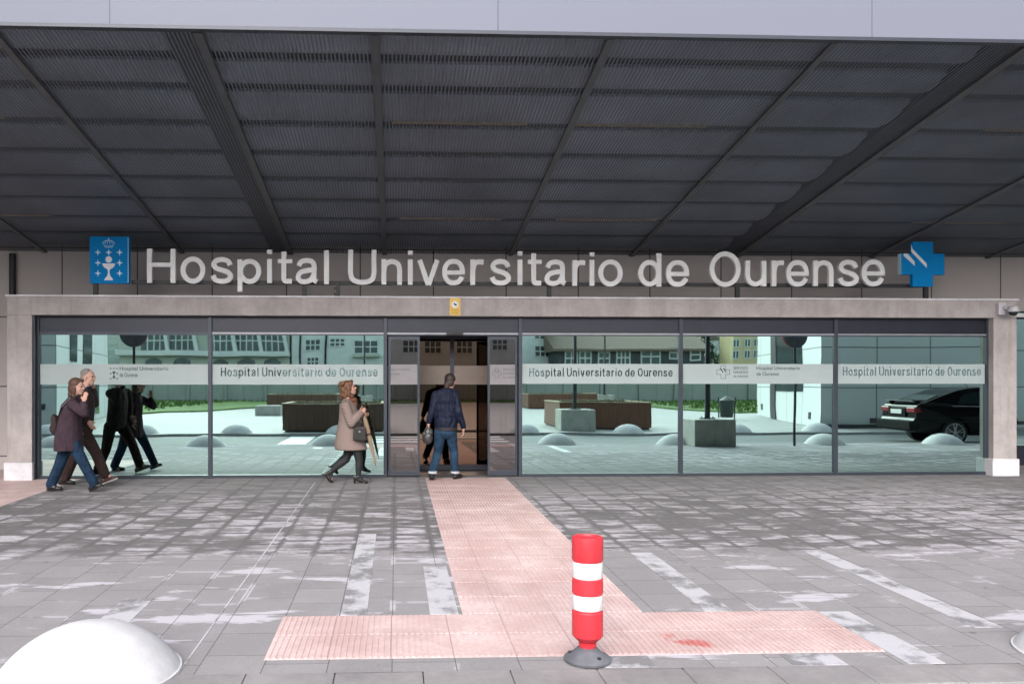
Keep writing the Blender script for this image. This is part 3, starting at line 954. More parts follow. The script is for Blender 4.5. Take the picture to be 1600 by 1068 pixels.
GW = dict(H=.62, o=.56, s=.50, p=.56, i=.17, t=.36, a=.54, l=.17, U=.62, n=.54, v=.54, e=.56, r=.36, d=.56, O=.64, u=.54)
def word_line(parent, m, body, px0, px1, py0, py1, y, nm='window_lettering'):
    """a line of sans-serif writing, one part per word"""
    a, b = at(px0, py1, y), at(px1, py0, y)
    H_ = (b.z - a.z) * 0.80           # cap height; the rest hangs below the line
    base = b.z - H_
    tot = sum(GW[c] + .15 if c != ' ' else .26 for c in body) - .15
    sc = (b.x - a.x) / tot
    x = a.x
    xh = base + H_ * 0.74
    for wd in body.split(' '):
        mb = MB()
        for c in wd:
            w_ = GW[c] * sc
            z0, z1 = base, (b.z if c in 'HUOld' else xh)
            if c == 'i': z1 = b.z
            if c == 't': z1 = base + H_ * 0.93
            if c == 'p': z0 = a.z
            glyph(mb, c, x, x + w_, z0, z1, y, 0.017, 0.003, xh, base)
            x += w_ + .15 * sc
        mb.build(nm, m, parent)
        x += .26 * sc

def cross_poly(cx, cz, r, a=0.36):
    q = r * a
    return [(cx - q, cz - r), (cx + q, cz - r), (cx + q, cz - q), (cx + r, cz - q), (cx + r, cz + q), (cx + q, cz + q), (cx + q, cz + r), (cx - q, cz + r), (cx - q, cz + q), (cx - r, cz + q), (cx - r, cz - q), (cx - q, cz - q)]

def cross_mark(mb, cx, cz, r, y, t=0.007, a=0.36):
    P = cross_poly(cx, cz, r, a)
    for k in range(12):
        p, q = P[k], P[(k + 1) % 12]
        x0, x1 = min(p[0], q[0]) - t / 2, max(p[0], q[0]) + t / 2
        z0, z1 = min(p[1], q[1]) - t / 2, max(p[1], q[1]) + t / 2
        mb.add([(x0, y, z0), (x1, y, z0), (x1, y, z1), (x0, y, z1)], [(0, 1, 2, 3)])
    for o in (-0.35, 0.15):
        mb.add([(cx + r * (o - 0.25), y, cz + r * 0.62), (cx + r * o, y, cz + r * 0.62), (cx + r * (o + 0.42), y, cz + r * -0.05), (cx + r * (o + 0.30), y, cz - r * 0.12)], [(0, 1, 2, 3)])

def portal():
    root = thing('entrance_portal', (2.0, 12.7, 0), 'concrete entrance portal with long green mirrored glazing and sliding doors', 'entrance')
    XL, XR, YF = -6.0, 10.08, 12.70
    b = MB()
    b.box(XL, XR, YF, 13.2, 2.553, 2.835)
    b.box(XL, XR, 13.2, YW, 2.72, 2.835)
    beam = b.build('beam', M['concrete'], root, bevel=0.008)
    b = MB()
    b.box(XL - 0.02, XR + 0.02, YF - 0.02, YW, 2.835, 2.862)
    b.build('coping', M['plinth'], beam)
    for x0, x1 in ((XL, -5.62), (9.69, XR)):
        b = MB()
        b.box(x0, x1, YF + 0.003, YW, 0.0, 2.553)
        p = b.build('pillar', M['concrete'], root, bevel=0.008)
        b = MB()
        b.box(x0 - 0.035, x1 + 0.02, YF - 0.03, 13.0, -0.06, 0.27)
        b.build('plinth', M['plinth'], p, bevel=0.01)
    muls = [-5.62, -2.95, -0.19, 1.965, 4.57, 7.12, 9.66]
    # transom panels
    for k in range(6):
        b = MB()
        b.box(muls[k] + 0.055, muls[k + 1], D - 0.01, D + 0.05, 2.30, 2.553)
        b.build('transom_panel', M['dark_alu'], root)
    b = MB()
    b.box(-5.565, 9.66, D - 0.03, D + 0.05, 2.255, 2.300)
    b.build('transom_rail', M['alu'], root)
    b = MB()
    b.box(muls[1], muls[-1], D - 0.034, D - 0.028, 2.272, 2.298)
    b.build('rail_trim', M['light_alu'], root)
    for k, xm in enumerate(muls):
        b = MB()
        b.box(xm - (0.0 if k else 0.0), xm + 0.058, D - 0.045, D + 0.06, -0.02, 2.553)
        if k == 0:
            b.box(xm, xm + 0.03, D - 0.12, D - 0.046, 0, 2.55)
        b.build('mullion', M['alu'], root, bevel=0.004)
    spans = [(0, 1), (1, 2), (3, 4), (4, 5), (5, 6)]
    ZB0, ZB1 = 1.475, 1.795
    for k, (i, j) in enumerate(spans):
        x0, x1 = muls[i] + 0.058, muls[j]
        b = MB()
        b.box(x0, x1, D - 0.03, D + 0.05, -0.02, 0.05)
        b.build('sill', M['alu'], root)
        b = MB()
        b.box(x0, x1, D, D + 0.02, 0.05, 2.255)
        pane = b.build('glass_pane', M['glass'], root)
        b = MB()
        dz = 0.012 if i >= 3 else 0
        b.box(x0 + 0.002, x1 - 0.002, D - 0.003, D - 0.001, ZB0 + dz, ZB1 + dz)
        b.build('frosted_band', M['frost'], pane)
        b = MB()
        yt = D - 0.006
        if k == 0:
            gtext(pane, M['wintext'], 'Hospital Universitario', 187, 263, 572.5, 580, yt)
            gtext(pane, M['wintext'], 'de Ourense', 187, 215, 582, 588.5, yt)
            # small outline crest
            c = at(178, 583, yt)
            for dx, dzz in ((-.05, .08), (0, .08), (.05, .08), (-.05, .0), (.05, .0), (-.05, -.08), (.05, -.08)):
                b.add([(c.x + dx - .018, yt, c.z + dzz - .005), (c.x + dx + .018, yt, c.z + dzz - .005), (c.x + dx + .018, yt, c.z + dzz + .005), (c.x + dx - .018, yt, c.z + dzz + .005)], [(0, 1, 2, 3)])
                b.add([(c.x + dx - .005, yt, c.z + dzz - .018), (c.x + dx + .005, yt, c.z + dzz - .018), (c.x + dx + .005, yt, c.z + dzz - .006), (c.x + dx - .005, yt, c.z + dzz - .006)], [(0, 1, 2, 3)])
            b.add([(c.x - .03, yt, c.z + .03), (c.x + .03, yt, c.z + .03), (c.x + .004, yt, c.z - .02), (c.x + .025, yt, c.z - .075), (c.x - .025, yt, c.z - .075), (c.x - .004, yt, c.z - .02)], [(0, 1, 2, 3, 4, 5)])
        elif k == 1:
            word_line(pane, M['glass'], 'Hospital Universitario de Ourense', 345, 590, 574, 591, D - 0.007)
        elif k == 2:
            word_line(pane, M['glass'], 'Hospital Universitario de Ourense', 827, 1051, 575, 591, D - 0.007)
        elif k == 3:
            c = at(1130, 581, yt)
            cross_mark(b, c.x, c.z, 0.105, yt)
            for q, wd in enumerate(('SERVIZO', 'GALEGO', 'de SAÚDE')):
                gtext(pane, M['wintext'], wd, 1146, 1169, 572.5 + q * 6.2, 576.8 + q * 6.2, yt)
            gtext(pane, M['wintext'], 'Hospital Universitario', 1182, 1250, 572, 579, yt)
            gtext(pane, M['wintext'], 'de Ourense', 1182, 1217, 581, 586.5, yt)
        else:
            word_line(pane, M['glass'], 'Hospital Universitario de Ourense', 1317, 1533, 573, 590, D - 0.007)
        if b.v:
            b.build('window_emblem', M['wintext'], pane)
    # sliding doors
    for k, (x0, x1) in enumerate(((muls[2] + 0.075, 0.385), (1.475, muls[3] - 0.012))):
        dr = MB()
        for a, c_, z0, z1 in ((x0, x0 + 0.035, 0.02, 2.25), (x1 - 0.035, x1, 0.02, 2.25), (x0 + 0.035, x1 - 0.035, 0.02, 0.10), (x0 + 0.035, x1 - 0.035, 2.19, 2.25)):
            dr.box(a, c_, D + 0.01, D + 0.05, z0, z1)
        door = dr.build('sliding_door', M['alu'], root)
        gl = MB()
        gl.box(x0 + 0.035, x1 - 0.035, D + 0.022, D + 0.038, 0.10, 2.19)
        gl.build('door_glass', M['doorglass'], door)
        gl = MB()
        gl.box(x0 + 0.036, x1 - 0.036, D + 0.017, D + 0.020, ZB0, ZB1)
        gl.build('frosted_band', M['frost2'], door)
        t = MB()
        yt = D + 0.013
        if k == 0:
            gtext(door, M['doortext'], 'Hospital Universitario', 609, 640, 575, 579.5, yt, 'door_lettering')
            gtext(door, M['doortext'], 'de Ourense', 609, 625, 581.5, 585.5, yt, 'door_lettering')
        else:
            c = at(776, 582.5, yt)
            cross_mark(t, c.x, c.z, 0.075, yt)
            for q, wd in enumerate(('SERVIZO', 'GALEGO', 'de SAÚDE')):
                gtext(door, M['doortext'], wd, 786, 806, 575 + q * 6, 579 + q * 6, yt, 'door_lettering')
        if t.v:
            t.build('door_emblem', M['doortext'], door)
    # inner sliding door
    YI = 13.75
    dr = MB()
    for a, c_, z0, z1 in ((-0.3, -0.24, 0.0, 2.6), (2.14, 2.2, 0, 2.6), (0.93, 1.0, 0.02, 2.25), (-0.24, 0.93, 0.02, 0.10), (1.0, 2.14, 0.02, 0.10), (-0.24, 2.14, 2.25, 2.6)):
        dr.box(a, c_, YI, YI + 0.05, z0, z1)
    door = dr.build('inner_door', M['dark_alu'], root)
    gl = MB()
    gl.box(-0.24, 0.93, YI + 0.015, YI + 0.03, 0.10, 2.25)
    gl.box(1.0, 2.14, YI + 0.015, YI + 0.03, 0.10, 2.25)
    gl.build('door_glass', M['innerglass'], door)
    gl = MB()
    gl.box(-0.24, 0.93, YI + 0.008, YI + 0.011, ZB0, ZB1)
    gl.box(1.0, 2.14, YI + 0.008, YI + 0.011, ZB0, ZB1)
    gl.build('frosted_band', M['frost3'], door)
    # sensor over the door
    a = at(711, 520, D - 0.09)
    s = MB()
    s.box(a.x - 0.13, a.x + 0.13, D - 0.11, D - 0.045, a.z - 0.035, a.z + 0.03)
    s.box(a.x - 0.05, a.x + 0.05, D - 0.118, D - 0.11, a.z - 0.02, a.z + 0.01)
    s.build('door_sensor', M['black'], root, bevel=0.008)
    a = at(709, 508, D - 0.02)
    return root
M['wintext'] = mat('window_lettering', (0.12, 0.17, 0.17), 0.15, metal=0.4, var=0.55, scale=2.2)
M['doortext'] = mat('door_lettering', (0.12, 0.12, 0.13), 0.4, var=0.2)
M['frost2'] = mat('door_film', (0.24, 0.225, 0.24), 0.4, var=0.08)
M['frost3'] = mat('inner_door_film', (0.20, 0.155, 0.13), 0.4, var=0.08)
portal()

# yellow notice stuck on the beam
a = at(711, 480, 12.69)
w_, h_ = 0.085, 0.125
nb = thing('warning_notice', (a.x, 12.70, a.z), 'small yellow notice with a white disc stuck on the concrete beam over the door', 'sign')
b = MB(); b.box(a.x - w_, a.x + w_, 12.688, 12.699, a.z - h_, a.z + h_ + 0.02); b.build('panel', M['yellow'], nb)
b = MB(); b.cyl((a.x, 12.687, a.z + 0.045), (a.x, 12.683, a.z + 0.045), 0.055, n=24); b.build('disc', M['white'], nb)
b = MB()
b.prism([(a.x - 0.028, a.z + 0.055), (a.x - 0.01, a.z + 0.065), (a.x + 0.03, a.z + 0.04), (a.x + 0.022, a.z + 0.022), (a.x, a.z + 0.03)], 12.679, 12.6825)
b.build('camera_symbol', M['black'], nb)
b = MB()
for q in range(3):
    b.box(a.x - 0.06, a.x + 0.06, 12.684, 12.687, a.z - 0.045 - q * 0.026, a.z - 0.038 - q * 0.026)
b.build('print_lines', mat('print_brown', (0.35, 0.2, 0.04), 0.6), nb)

# CCTV camera on the portal corner
a = at(1571, 483, 12.6)
cc = thing('security_camera', (a.x, 12.7, a.z), 'pale grey security camera with black lens on the right corner of the concrete portal', 'camera')
b = MB(); b.box(a.x - 0.09, a.x + 0.03, 12.62, 12.699, a.z - 0.09, a.z + 0.11); b.build('mounting_box', M['camgrey'], cc, bevel=0.012)
b = MB(); b.cyl((a.x - 0.01, 12.63, a.z + 0.03), (a.x + 0.05, 12.50, a.z + 0.0), 0.03, n=14); b.build('arm', M['camgrey'], cc, smooth='auto')
b = MB(); b.lathe([(0.02, 0.075), (0.07, 0.06), (0.085, 0.03), (0.085, -0.02)], 24, (a.x + 0.05, 12.50, a.z - 0.03)); b.build('housing', M['camgrey'], cc, smooth='auto')
b = MB(); b.sphere((a.x + 0.05, 12.50, a.z - 0.055), (0.065, 0.065, 0.06), 18, 12); b.build('lens_dome', M['carglass'], cc, smooth=True)

# ---------------------------------------------------------------- the big letters, crest and cross
def sign_letters():
    ys = 12.95
    root = thing('letter_sign', (3.0, ys + 0.1, 2.862), 'pale metal letters reading Hospital Universitario de Ourense on a dark rail over the entrance', 'sign')
    L = [('H', 229.5, 274, 388.5, 441.5), ('o', 282, 320.6, 401, 442.5), ('s', 329, 364, 401.5, 443), ('p', 371, 408, 402, 455.5), ('i', 417, 425.2, 390, 442), ('t', 434, 456.5, 393, 443), ('a', 462, 499, 403, 443.5), ('l', 506, 514.2, 391, 443.5),
         ('U', 544, 588, 390.5, 444.5), ('n', 596, 628, 404.5, 444.2), ('i', 637, 645.2, 391.5, 444.5), ('v', 652, 687, 406, 444.8), ('e', 691, 726.5, 404.5, 445.2), ('r', 735, 756.5, 405, 444.8), ('s', 765.5, 798.5, 404.5, 445.5), ('i', 808.5, 816.8, 392.5, 445), ('t', 825, 846.5, 395.5, 445.8), ('a', 851, 887, 405.5, 446.2), ('r', 894.5, 915.5, 406, 446), ('i', 921, 929.2, 394, 446), ('o', 935, 973, 405.5, 447),
         ('d', 997.5, 1033.5, 395.5, 447), ('e', 1041, 1077, 406.5, 447.5),
         ('O', 1109, 1157.5, 393, 447.6), ('u', 1165, 1197.5, 407.5, 447.2), ('r', 1206, 1226, 406.5, 446.8), ('e', 1229, 1264, 406.3, 447.4), ('n', 1271, 1302.5, 406.5, 446.6), ('s', 1309.5, 1342, 405.8, 447), ('e', 1347, 1383, 405.6, 447)]
    for ch, x0, x1, y0, y1 in L:
        b = MB()
        p, q = at(x0, y1, ys), at(x1, y0, ys)
        xh = at(x0, 404 + (x0 - 280) * 0.0027, ys).z
        bs = at(x0, 442.5 + (x0 - 280) * 0.0045, ys).z
        glyph(b, ch, p.x, q.x, p.z, q.z, ys, 0.077, 0.055, xh, bs)
        b.build('letter', M['letter'], root)
    p, q = at(206, 438, ys + 0.1), at(1440, 443, ys + 0.1)
    b = MB()
    zr = at(800, 443.5, ys + 0.1).z
    b.box(p.x, q.x, ys + 0.08, ys + 0.12, zr - 0.03, zr + 0.03)
    b.build('rail', M['black'], root)
    for px in (476, 858, 1152):
        xx = at(px, 450, ys + 0.1).x
        b = MB()
        b.box(xx - 0.035, xx + 0.035, ys + 0.075, ys + 0.125, 2.862, zr - 0.03)
        b.build('post', M['black'], root)
    # clamp seen beside the U
    xx = at(528, 452, ys + 0.05).x
    b = MB()
    b.box(xx - 0.03, xx + 0.03, ys + 0.03, ys + 0.07, 2.862, zr + 0.02)
    b.box(xx - 0.06, xx - 0.03, ys + 0.03, ys + 0.06, 2.90, 2.95)
    b.box(xx - 0.06, xx - 0.03, ys + 0.03, ys + 0.06, 2.99, 3.04)
    b.build('clamp', M['black'], root)
    # crest panel
    ys2 = 12.9
    p, q = at(140, 442.5, ys2), at(201.5, 369.5, ys2)
    root = thing('crest_sign', ((p.x + q.x) / 2, ys2, 2.862), 'blue rectangular sign with crown, chalice and seven small crosses left of the big letters', 'sign')
    b = MB(); b.box(p.x, q.x, ys2, ys2 + 0.08, p.z, q.z); b.build('panel', M['blue'], root, bevel=0.004)
    b = MB(); b.box(q.x - 0.016, q.x - 0.008, ys2 - 0.003, ys2 - 0.001, p.z + 0.02, q.z - 0.02); b.build('edge_strip', M['paleblue'], root)
    xx = at(148, 450, ys2).x
    b = MB(); b.box(xx - 0.035, xx + 0.035, ys2 + 0.02, ys2 + 0.07, 2.862, p.z); b.build('post', M['black'], root)
    yt = ys2 - 0.004
    b = MB()
    def loc(zx, zy):            # coordinates of the enlarged view of the sign
        return at(120 + zx * 0.1125, 355 + zy * 0.1125, yt)
    def star(zx, zy, r=46):
        pts = []
        for k in range(8):
            a_ = k * math.pi / 4
            rr = r if k % 2 == 0 else r * 0.33
            c = loc(zx + rr * math.cos(a_), zy + rr * math.sin(a_))
            pts.append((c.x, c.z))
        b = MB()
        b.prism(pts, yt, yt + 0.004)
        b.build('cross_emblem', M['paleblue'], root)
    for zx, zy in ((292, 348), (443, 348), (594, 348), (292, 493), (594, 493), (292, 638), (594, 638)):
        star(zx, zy)
    b = MB()
    pr = [(0, 735), (62, 735), (45, 700), (25, 680), (12, 640), (10, 600), (22, 580), (60, 560), (82, 530), (90, 502), (0, 502)]
    pts = [loc(443 + a_, z_) for a_, z_ in pr] + [loc(443 - a_, z_) for a_, z_ in reversed(pr[1:-1])]
    b.prism([(c.x, c.z) for c in pts], yt, yt + 0.004)
    c = loc(443, 447)
    pts = []
    r = 44 * 0.1125 / FPX * ys2
    b.prism([(c.x + r * math.cos(k * math.pi / 12), c.z + r * math.sin(k * math.pi / 12)) for k in range(24)], yt, yt + 0.004)
    b.build('chalice_emblem', M['white'], root)
    b = MB()
    def arc(cx_, cz_, rx, rz, a0, a1, n=10, t=0.0045):
        pts = []
        for k in range(n + 1):
            a_ = R(a0 + (a1 - a0) * k / n)
            pp = loc(cx_ + rx * math.cos(a_), cz_ - rz * math.sin(a_))
            pts.append(pp)
        b.path(pts, t, 6)
    arc(443, 232, 78, 30, 200, 340)
    arc(443, 262, 62, 18, 200, 340)
    for rx in (84, 52, 18):
        arc(443, 232, rx, 52, 0, 180)
    c = loc(443, 170)
    b.box(c.x - 0.004, c.x + 0.004, yt - 0.002, yt + 0.002, c.z - 0.02, c.z + 0.025)
    b.box(c.x - 0.016, c.x + 0.016, yt - 0.002, yt + 0.002, c.z + 0.004, c.z + 0.012)
    b.build('crown_emblem', M['paleblue'], root)
    # cross sign
    p, q = at(1408, 447, ys2), at(1476, 378, ys2)
    cx_, cz_ = (p.x + q.x) / 2, (p.z + q.z) / 2
    root = thing('cross_sign', (cx_, ys2, 2.862), 'blue cross sign with two slanted white strokes at the right end of the big letters', 'sign')
    b = MB(); b.prism(cross_poly(cx_, cz_, (q.x - p.x) / 2, 0.47), ys2, ys2 + 0.08); b.build('panel', M['blue'], root, bevel=0.004)
    b = MB()
    def loc2(zx, zy):
        return at(1040 + zx * 0.35, 340 + zy * 0.35, yt)
    for poly in (((1097, 118), (1103, 140), (1166, 205), (1166, 224), (1097, 152)), ((1063, 160), (1080, 160), (1112, 196), (1112, 214), (1063, 170))):
        pts = [loc2(*t_) for t_ in poly]
        b.prism([(c.x, c.z) for c in pts], yt, yt + 0.004)
    b.build('stroke_emblem', M['white'], root)
    b = MB()
    for off in (0,):
        b.box(p.x - 0.004, p.x, ys2 - 0.002, ys2 + 0.08, cz_ - 0.17, cz_ + 0.17)
    b.build('edge_strip', M['paleblue'], root)
    xx = at(1449, 455, ys2).x
    b = MB(); b.box(xx - 0.035, xx + 0.035, ys2 + 0.02, ys2 + 0.07, 2.862, p.z + 0.02); b.build('post', M['black'], root)
sign_letters()

# ---------------------------------------------------------------- canopy
CS = 0.149
def cz(y):
    return 4.77 - CS * (y - 7.5)
def canopy():
    root = thing('canopy', (2, 14.1, cz(14.1)), 'long dark canopy with slatted metal soffit and pale fascia over the forecourt', 'canopy')
    X0, X1 = -20.0, 24.0
    Y0, Y1 = 7.5, 14.19
    def sl(mb, x0, x1, z0, z1, y0=Y0, y1=Y1):
        v = [(x, y, cz(y) + dz) for dz in (z0, z1) for y in (y0, y1) for x in (x0, x1)]
        mb.add(v, [(0, 2, 3, 1), (4, 5, 7, 6), (0, 1, 5, 4), (2, 6, 7, 3), (0, 4, 6, 2), (1, 3, 7, 5)])
    b = MB()
    b.box(X0, X1, Y0 - 0.05, Y0, cz(Y0) + 0.0, 6.4)
    b.build('fascia', M['fascia'], root)
    b = MB()
    b.box(X0, X1, Y0 - 0.055, Y0 + 0.02, cz(Y0) - 0.034, cz(Y0) - 0.001)
    b.build('edge_trim', M['dark_alu'], root)
    b = MB()
    sl(b, X0, X1, 0.62, 0.70, Y0 + 0.01)
    b.build('roof_deck', M['deck'], root)
    b = MB()
    x = X0
    while x < X1:
        sl(b, x, x + 0.015, 0.0, 0.005, Y0 + 0.03)
        x += 0.040
    b.build('soffit', M['slat'], root)
    yl = [7.62, 8.12, 8.72, 9.54, 10.33, 11.15, 11.93, 12.72, 13.45, 14.15]
    for a_, c_ in zip(yl[:-1], yl[1:]):  # pale panels added under the dim deck, curved so each band shades off
        b = MB()
        a2, c2 = a_ + 0.085, c_ - 0.085
        pr = []
        for q in range(13):
            yy = a2 + (c2 - a2) * q / 12
            pr.append((yy, cz(yy) + 0.03 + 0.05 * (2 * q / 12 - 1) ** 2))
        b.prism(pr + [(c2, cz(c2) + 0.24), (a2, cz(a2) + 0.24)], X0, X1, axes=(1, 2, 0))
        b.build('added_band_panel', M['deck'], root, smooth='auto')
    for k, y in enumerate((8.12, 8.72, 9.54, 10.33, 11.15, 11.93, 12.72, 13.45)):
        b = MB()
        z = cz(y)
        b.box(X0, X1, y - 0.084, y + 0.084, z + 0.10, z + 0.235)
        b.box(X0, X1, y - 0.01, y + 0.01, z + 0.235, z + 0.60)
        b.build('purlin', M['purlin'], root)
    for x in (-8.2, -6.05, -3.71, -0.19, 2.03, 4.19, 8.55, 10.7, 12.8):
        b = MB()
        sl(b, x - 0.035, x + 0.035, -0.03, -0.002, Y0 + 0.03)
        b.build('rib', M['rib'], root)
    for x in (-9.9, -1.83, 6.1, 14.0):
        b = MB()
        sl(b, x - 0.34, x - 0.06, 0.009, 0.55, Y0 + 0.05)
        b.build('beam', M['purlin'], root)
        b = MB()
        sl(b, x - 0.05, x + 0.04, -0.035, -0.002, Y0 + 0.03)
        b.build('rib', M['rib'], root)
    # warm lamp strips above the slats
    for y in (9.50, 12.68):
        for x in (-5.3, 0.75, 2.9, 7.9, 12.0):
            if y > 12: x = x * 1.15
            b = MB()
            z = cz(y)
            b.box(x - 0.8, x + 0.8, y - 0.084, y - 0.05, z + 0.06, z + 0.095)
            b.build('lamp', M['lampglow'], root)
canopy()

# ================================================================ STREET FURNITURE
def bollard():
    c = (1.125, 4.69)
    z = gz(4.69) + 0.006
    root = thing('bollard', (c[0], c[1], z), 'red and white striped plastic bollard on a grey rubber foot at the pavement edge', 'bollard')
    P = (c[0], c[1], z)
    b = MB(); b.lathe([(0.132, 0), (0.134, 0.012), (0.125, 0.022), (0.095, 0.036), (0.07, 0.058), (0.052, 0.075), (0.02, 0.08)], 48, P)
    ft = b.build('foot', M['rubber'], root, smooth='auto')
    b = MB()
    for a in (-1.1, 0.9, 2.8):
        x, y = c[0] + 0.098 * math.cos(a), c[1] + 0.098 * math.sin(a)
        b.cyl((x, y, z + 0.028), (x, y, z + 0.041), 0.011, n=8)
    b.build('bolt', M['black'], ft)
    b = MB(); b.lathe([(0.046, 0.07), (0.05, 0.09), (0.05, 0.098), (0.044, 0.1), (0.046, 0.112), (0.06, 0.118)], 36, P)
    b.build('neck', M['red'], root, smooth='auto')
    b = MB(); b.lathe([(0.055, 0.11), (0.076, 0.128), (0.0865, 0.14), (0.0875, 0.15), (0.0875, 0.275), (0.0825, 0.282), (0.0825, 0.665), (0.03, 0.668)], 48, P)
    b.build('post', M['red'], root, smooth='auto')
    for z0, z1 in ((0.290, 0.372), (0.465, 0.555)):
        b = MB(); b.lathe([(0.0832, z0), (0.0846, z0 + 0.003), (0.0846, z1 - 0.003), (0.0832, z1)], 48, P)
        b.build('white_band', M['refw'], root, smooth='auto')
    b = MB(); b.lathe([(0.0832, 0.374), (0.0876, 0.380), (0.0876, 0.458), (0.0832, 0.463)], 48, P)
    b.build('red_band', M['red'], root, smooth='auto')
    b = MB(); b.lathe([(0.0832, 0.557), (0.0885, 0.565), (0.0885, 0.675), (0.087, 0.688), (0.080, 0.694), (0.072, 0.694), (0.066, 0.682), (0.01, 0.680)], 48, P)
    b.build('cap', M['red'], root, smooth='auto')
    root.scale = (1.03, 1.03, 1.045)
bollard()

def dome_block(x, y, z, label, group, first=[None]):
    if first[0] is None:
        r, h = 0.49, 0.27
        Rr = (r * r + h * h) / (2 * h)
        prof = [(r + 0.012, -0.02), (r + 0.012, 0.012)]
        for k in range(0, 15):
            a = math.asin(r / Rr) * (1 - k / 15)
            prof.append((Rr * math.sin(a), h - Rr + Rr * math.cos(a) + 0.012))
        b = MB(); b.lathe(prof + [(0.005, h + 0.012)], 56)
        o = b.build('dome_bollard', M['dome'], smooth='auto')
        first[0] = o
    else:
        o = first[0].copy(); C.objects.link(o)
    o.location = (x, y, z)
    tag(o, label, 'dome bollard', group)
    return o
near = [(-1.72, 'white concrete half sphere bollard on the pavement edge in the near left corner'),
        (4.25, 'white concrete half sphere bollard at the pavement edge, just cut by the right frame'),
        (-4.84, 'dome bollard on the hospital kerb, reflected beside the first window mullion'),
        (-8.6, 'dome bollard on the hospital kerb, reflected behind the walking couple'),
        (7.31, 'dome bollard on the hospital kerb, reflected left of the low concrete block'),
        (11.31, 'dome bollard on the hospital kerb, reflected beside the round sign pole'),
        (14.5, 'dome bollard on the hospital kerb, reflected in front of the black car wheel')]
for x, lb in near:
    dome_block(x, 4.6 if abs(x + 1.72) < .1 or abs(x - 4.25) < .1 else 4.9, gz(4.8), lb, 'dome bollards along the near kerb')
for x, lb in ((-11.2, 'dome bollard across the road by the left white wing'), (-8.2, 'dome bollard across the road, reflected behind the couple'), (-5.16, 'dome bollard across the road, reflected in the second window'),
              (-1.78, 'dome bollard across the road before the dark boarded planter'), (4.26, 'dome bollard across the road, reflected beside the door mullion'), (7.7, 'dome bollard across the road before the rust boarded planter'),
              (11.35, 'dome bollard across the road beside the concrete lamp block'), (14.14, 'dome bollard across the road by the right wing door')):
    dome_block(x, -0.75, -0.13, lb, 'dome bollards along the far kerb')

def planter(x0, x1, y0, y1, h, wood, label, seed):
    z = -0.13
    root = thing('planter', ((x0 + x1) / 2, (y0 + y1) / 2, z), label, 'planter', 'boarded planters on the plaza')
    b = MB()
    t = 0.08
    for a in ((x0, x1, y0, y0 + t), (x0, x1, y1 - t, y1), (x0, x0 + t, y0 + t, y1 - t), (x1 - t, x1, y0 + t, y1 - t)):
        b.box(*a, z + 0.06, z + h)
    b.build('boards', wood, root)
    b = MB()
    b.box(x0 + 0.06, x1 - 0.06, y0 + 0.06, y1 - 0.06, z, z + 0.06)
    b.build('base', M['black'], root)
    b = MB()
    for a in ((x0 - .03, x1 + .03, y0 - .03, y0 + 0.15), (x0 - .03, x1 + .03, y1 - 0.15, y1 + .03), (x0 - .03, x0 + 0.15, y0 + 0.15, y1 - 0.15), (x1 - 0.15, x1 + .03, y0 + 0.15, y1 - 0.15)):
        b.box(*a, z + h, z + h + 0.035)
    b.build('coping', M['copewood'], root)
    b = MB()
    b.box(x0 + t, x1 - t, y0 + t, y1 - t, z + 0.1, z + h - 0.08)
    b.build('soil', M['soil'], root)
    rg = random.Random(seed)
    b = MB()
    for _ in range(160):
        px, py = rg.uniform(x0 + .2, x1 - .2), rg.uniform(y0 + .2, y1 - .2)
        hh = rg.uniform(0.04, 0.16)
        a = rg.uniform(0, 3.1)
        b.add([(px - .05 * math.cos(a), py - .05 * math.sin(a), z + h - .09), (px + .05 * math.cos(a), py + .05 * math.sin(a), z + h - .09), (px + rg.uniform(-.06, .06), py, z + h + hh - .05)], [(0, 1, 2)])
    b.build('plants', M['leaf'], root)
M['copewood'] = mat('weathered_coping', (0.34, 0.26, 0.17), 0.8, var=0.3, scale=5)
planter(5.75, 8.95, -5.3, -2.3, 0.92, M['wood'], 'rust coloured boarded planter reflected beside the block with the lamp post', 1)
planter(-3.75, -0.35, -4.0, -1.0, 0.92, M['wood2'], 'dark boarded planter reflected behind the woman in tweed', 2)
planter(8.2, 12.6, -27.5, -24, 0.9, M['wood'], 'distant rust boarded planter reflected left in the third window', 3)
planter(-8.0, -3.6, -28, -24.5, 0.9, M['wood2'], 'distant dark boarded planter reflected above the nearer one', 4)

def stone_block(x, y, w, d, h, label, z=-0.13):
    root = MB()
    root.box(-w / 2, w / 2, -d / 2, d / 2, 0, h)
    o = root.build('concrete_block', M['block'], bevel=0.015)
    o.location = (x, y, z)
    return tag(o, label, 'concrete block', 'concrete blocks on the plaza')
stone_block(6.1, -1.45, 1.15, 1.0, 0.72, 'concrete block carrying a lamp post before the rust planter')
stone_block(7.95, 5.45, 1.05, 1.05, 0.70, 'concrete block carrying a lamp post on the hospital pavement', gz(5.45))
stone_block(-6.3, -14.5, 1.2, 1.0, 0.5, 'small concrete bench block reflected left of the dark planter')
stone_block(9.3, -21.5, 0.75, 0.8, 0.5, 'small concrete bench block by the distant rust planter')
stone_block(14.6, -30.0, 1.2, 1.1, 0.75, 'pale concrete block with the farthest lamp post')
stone_block(-2.2, -30.0, 1.2, 1.1, 0.75, 'pale concrete block with lamp post behind the dark planters')

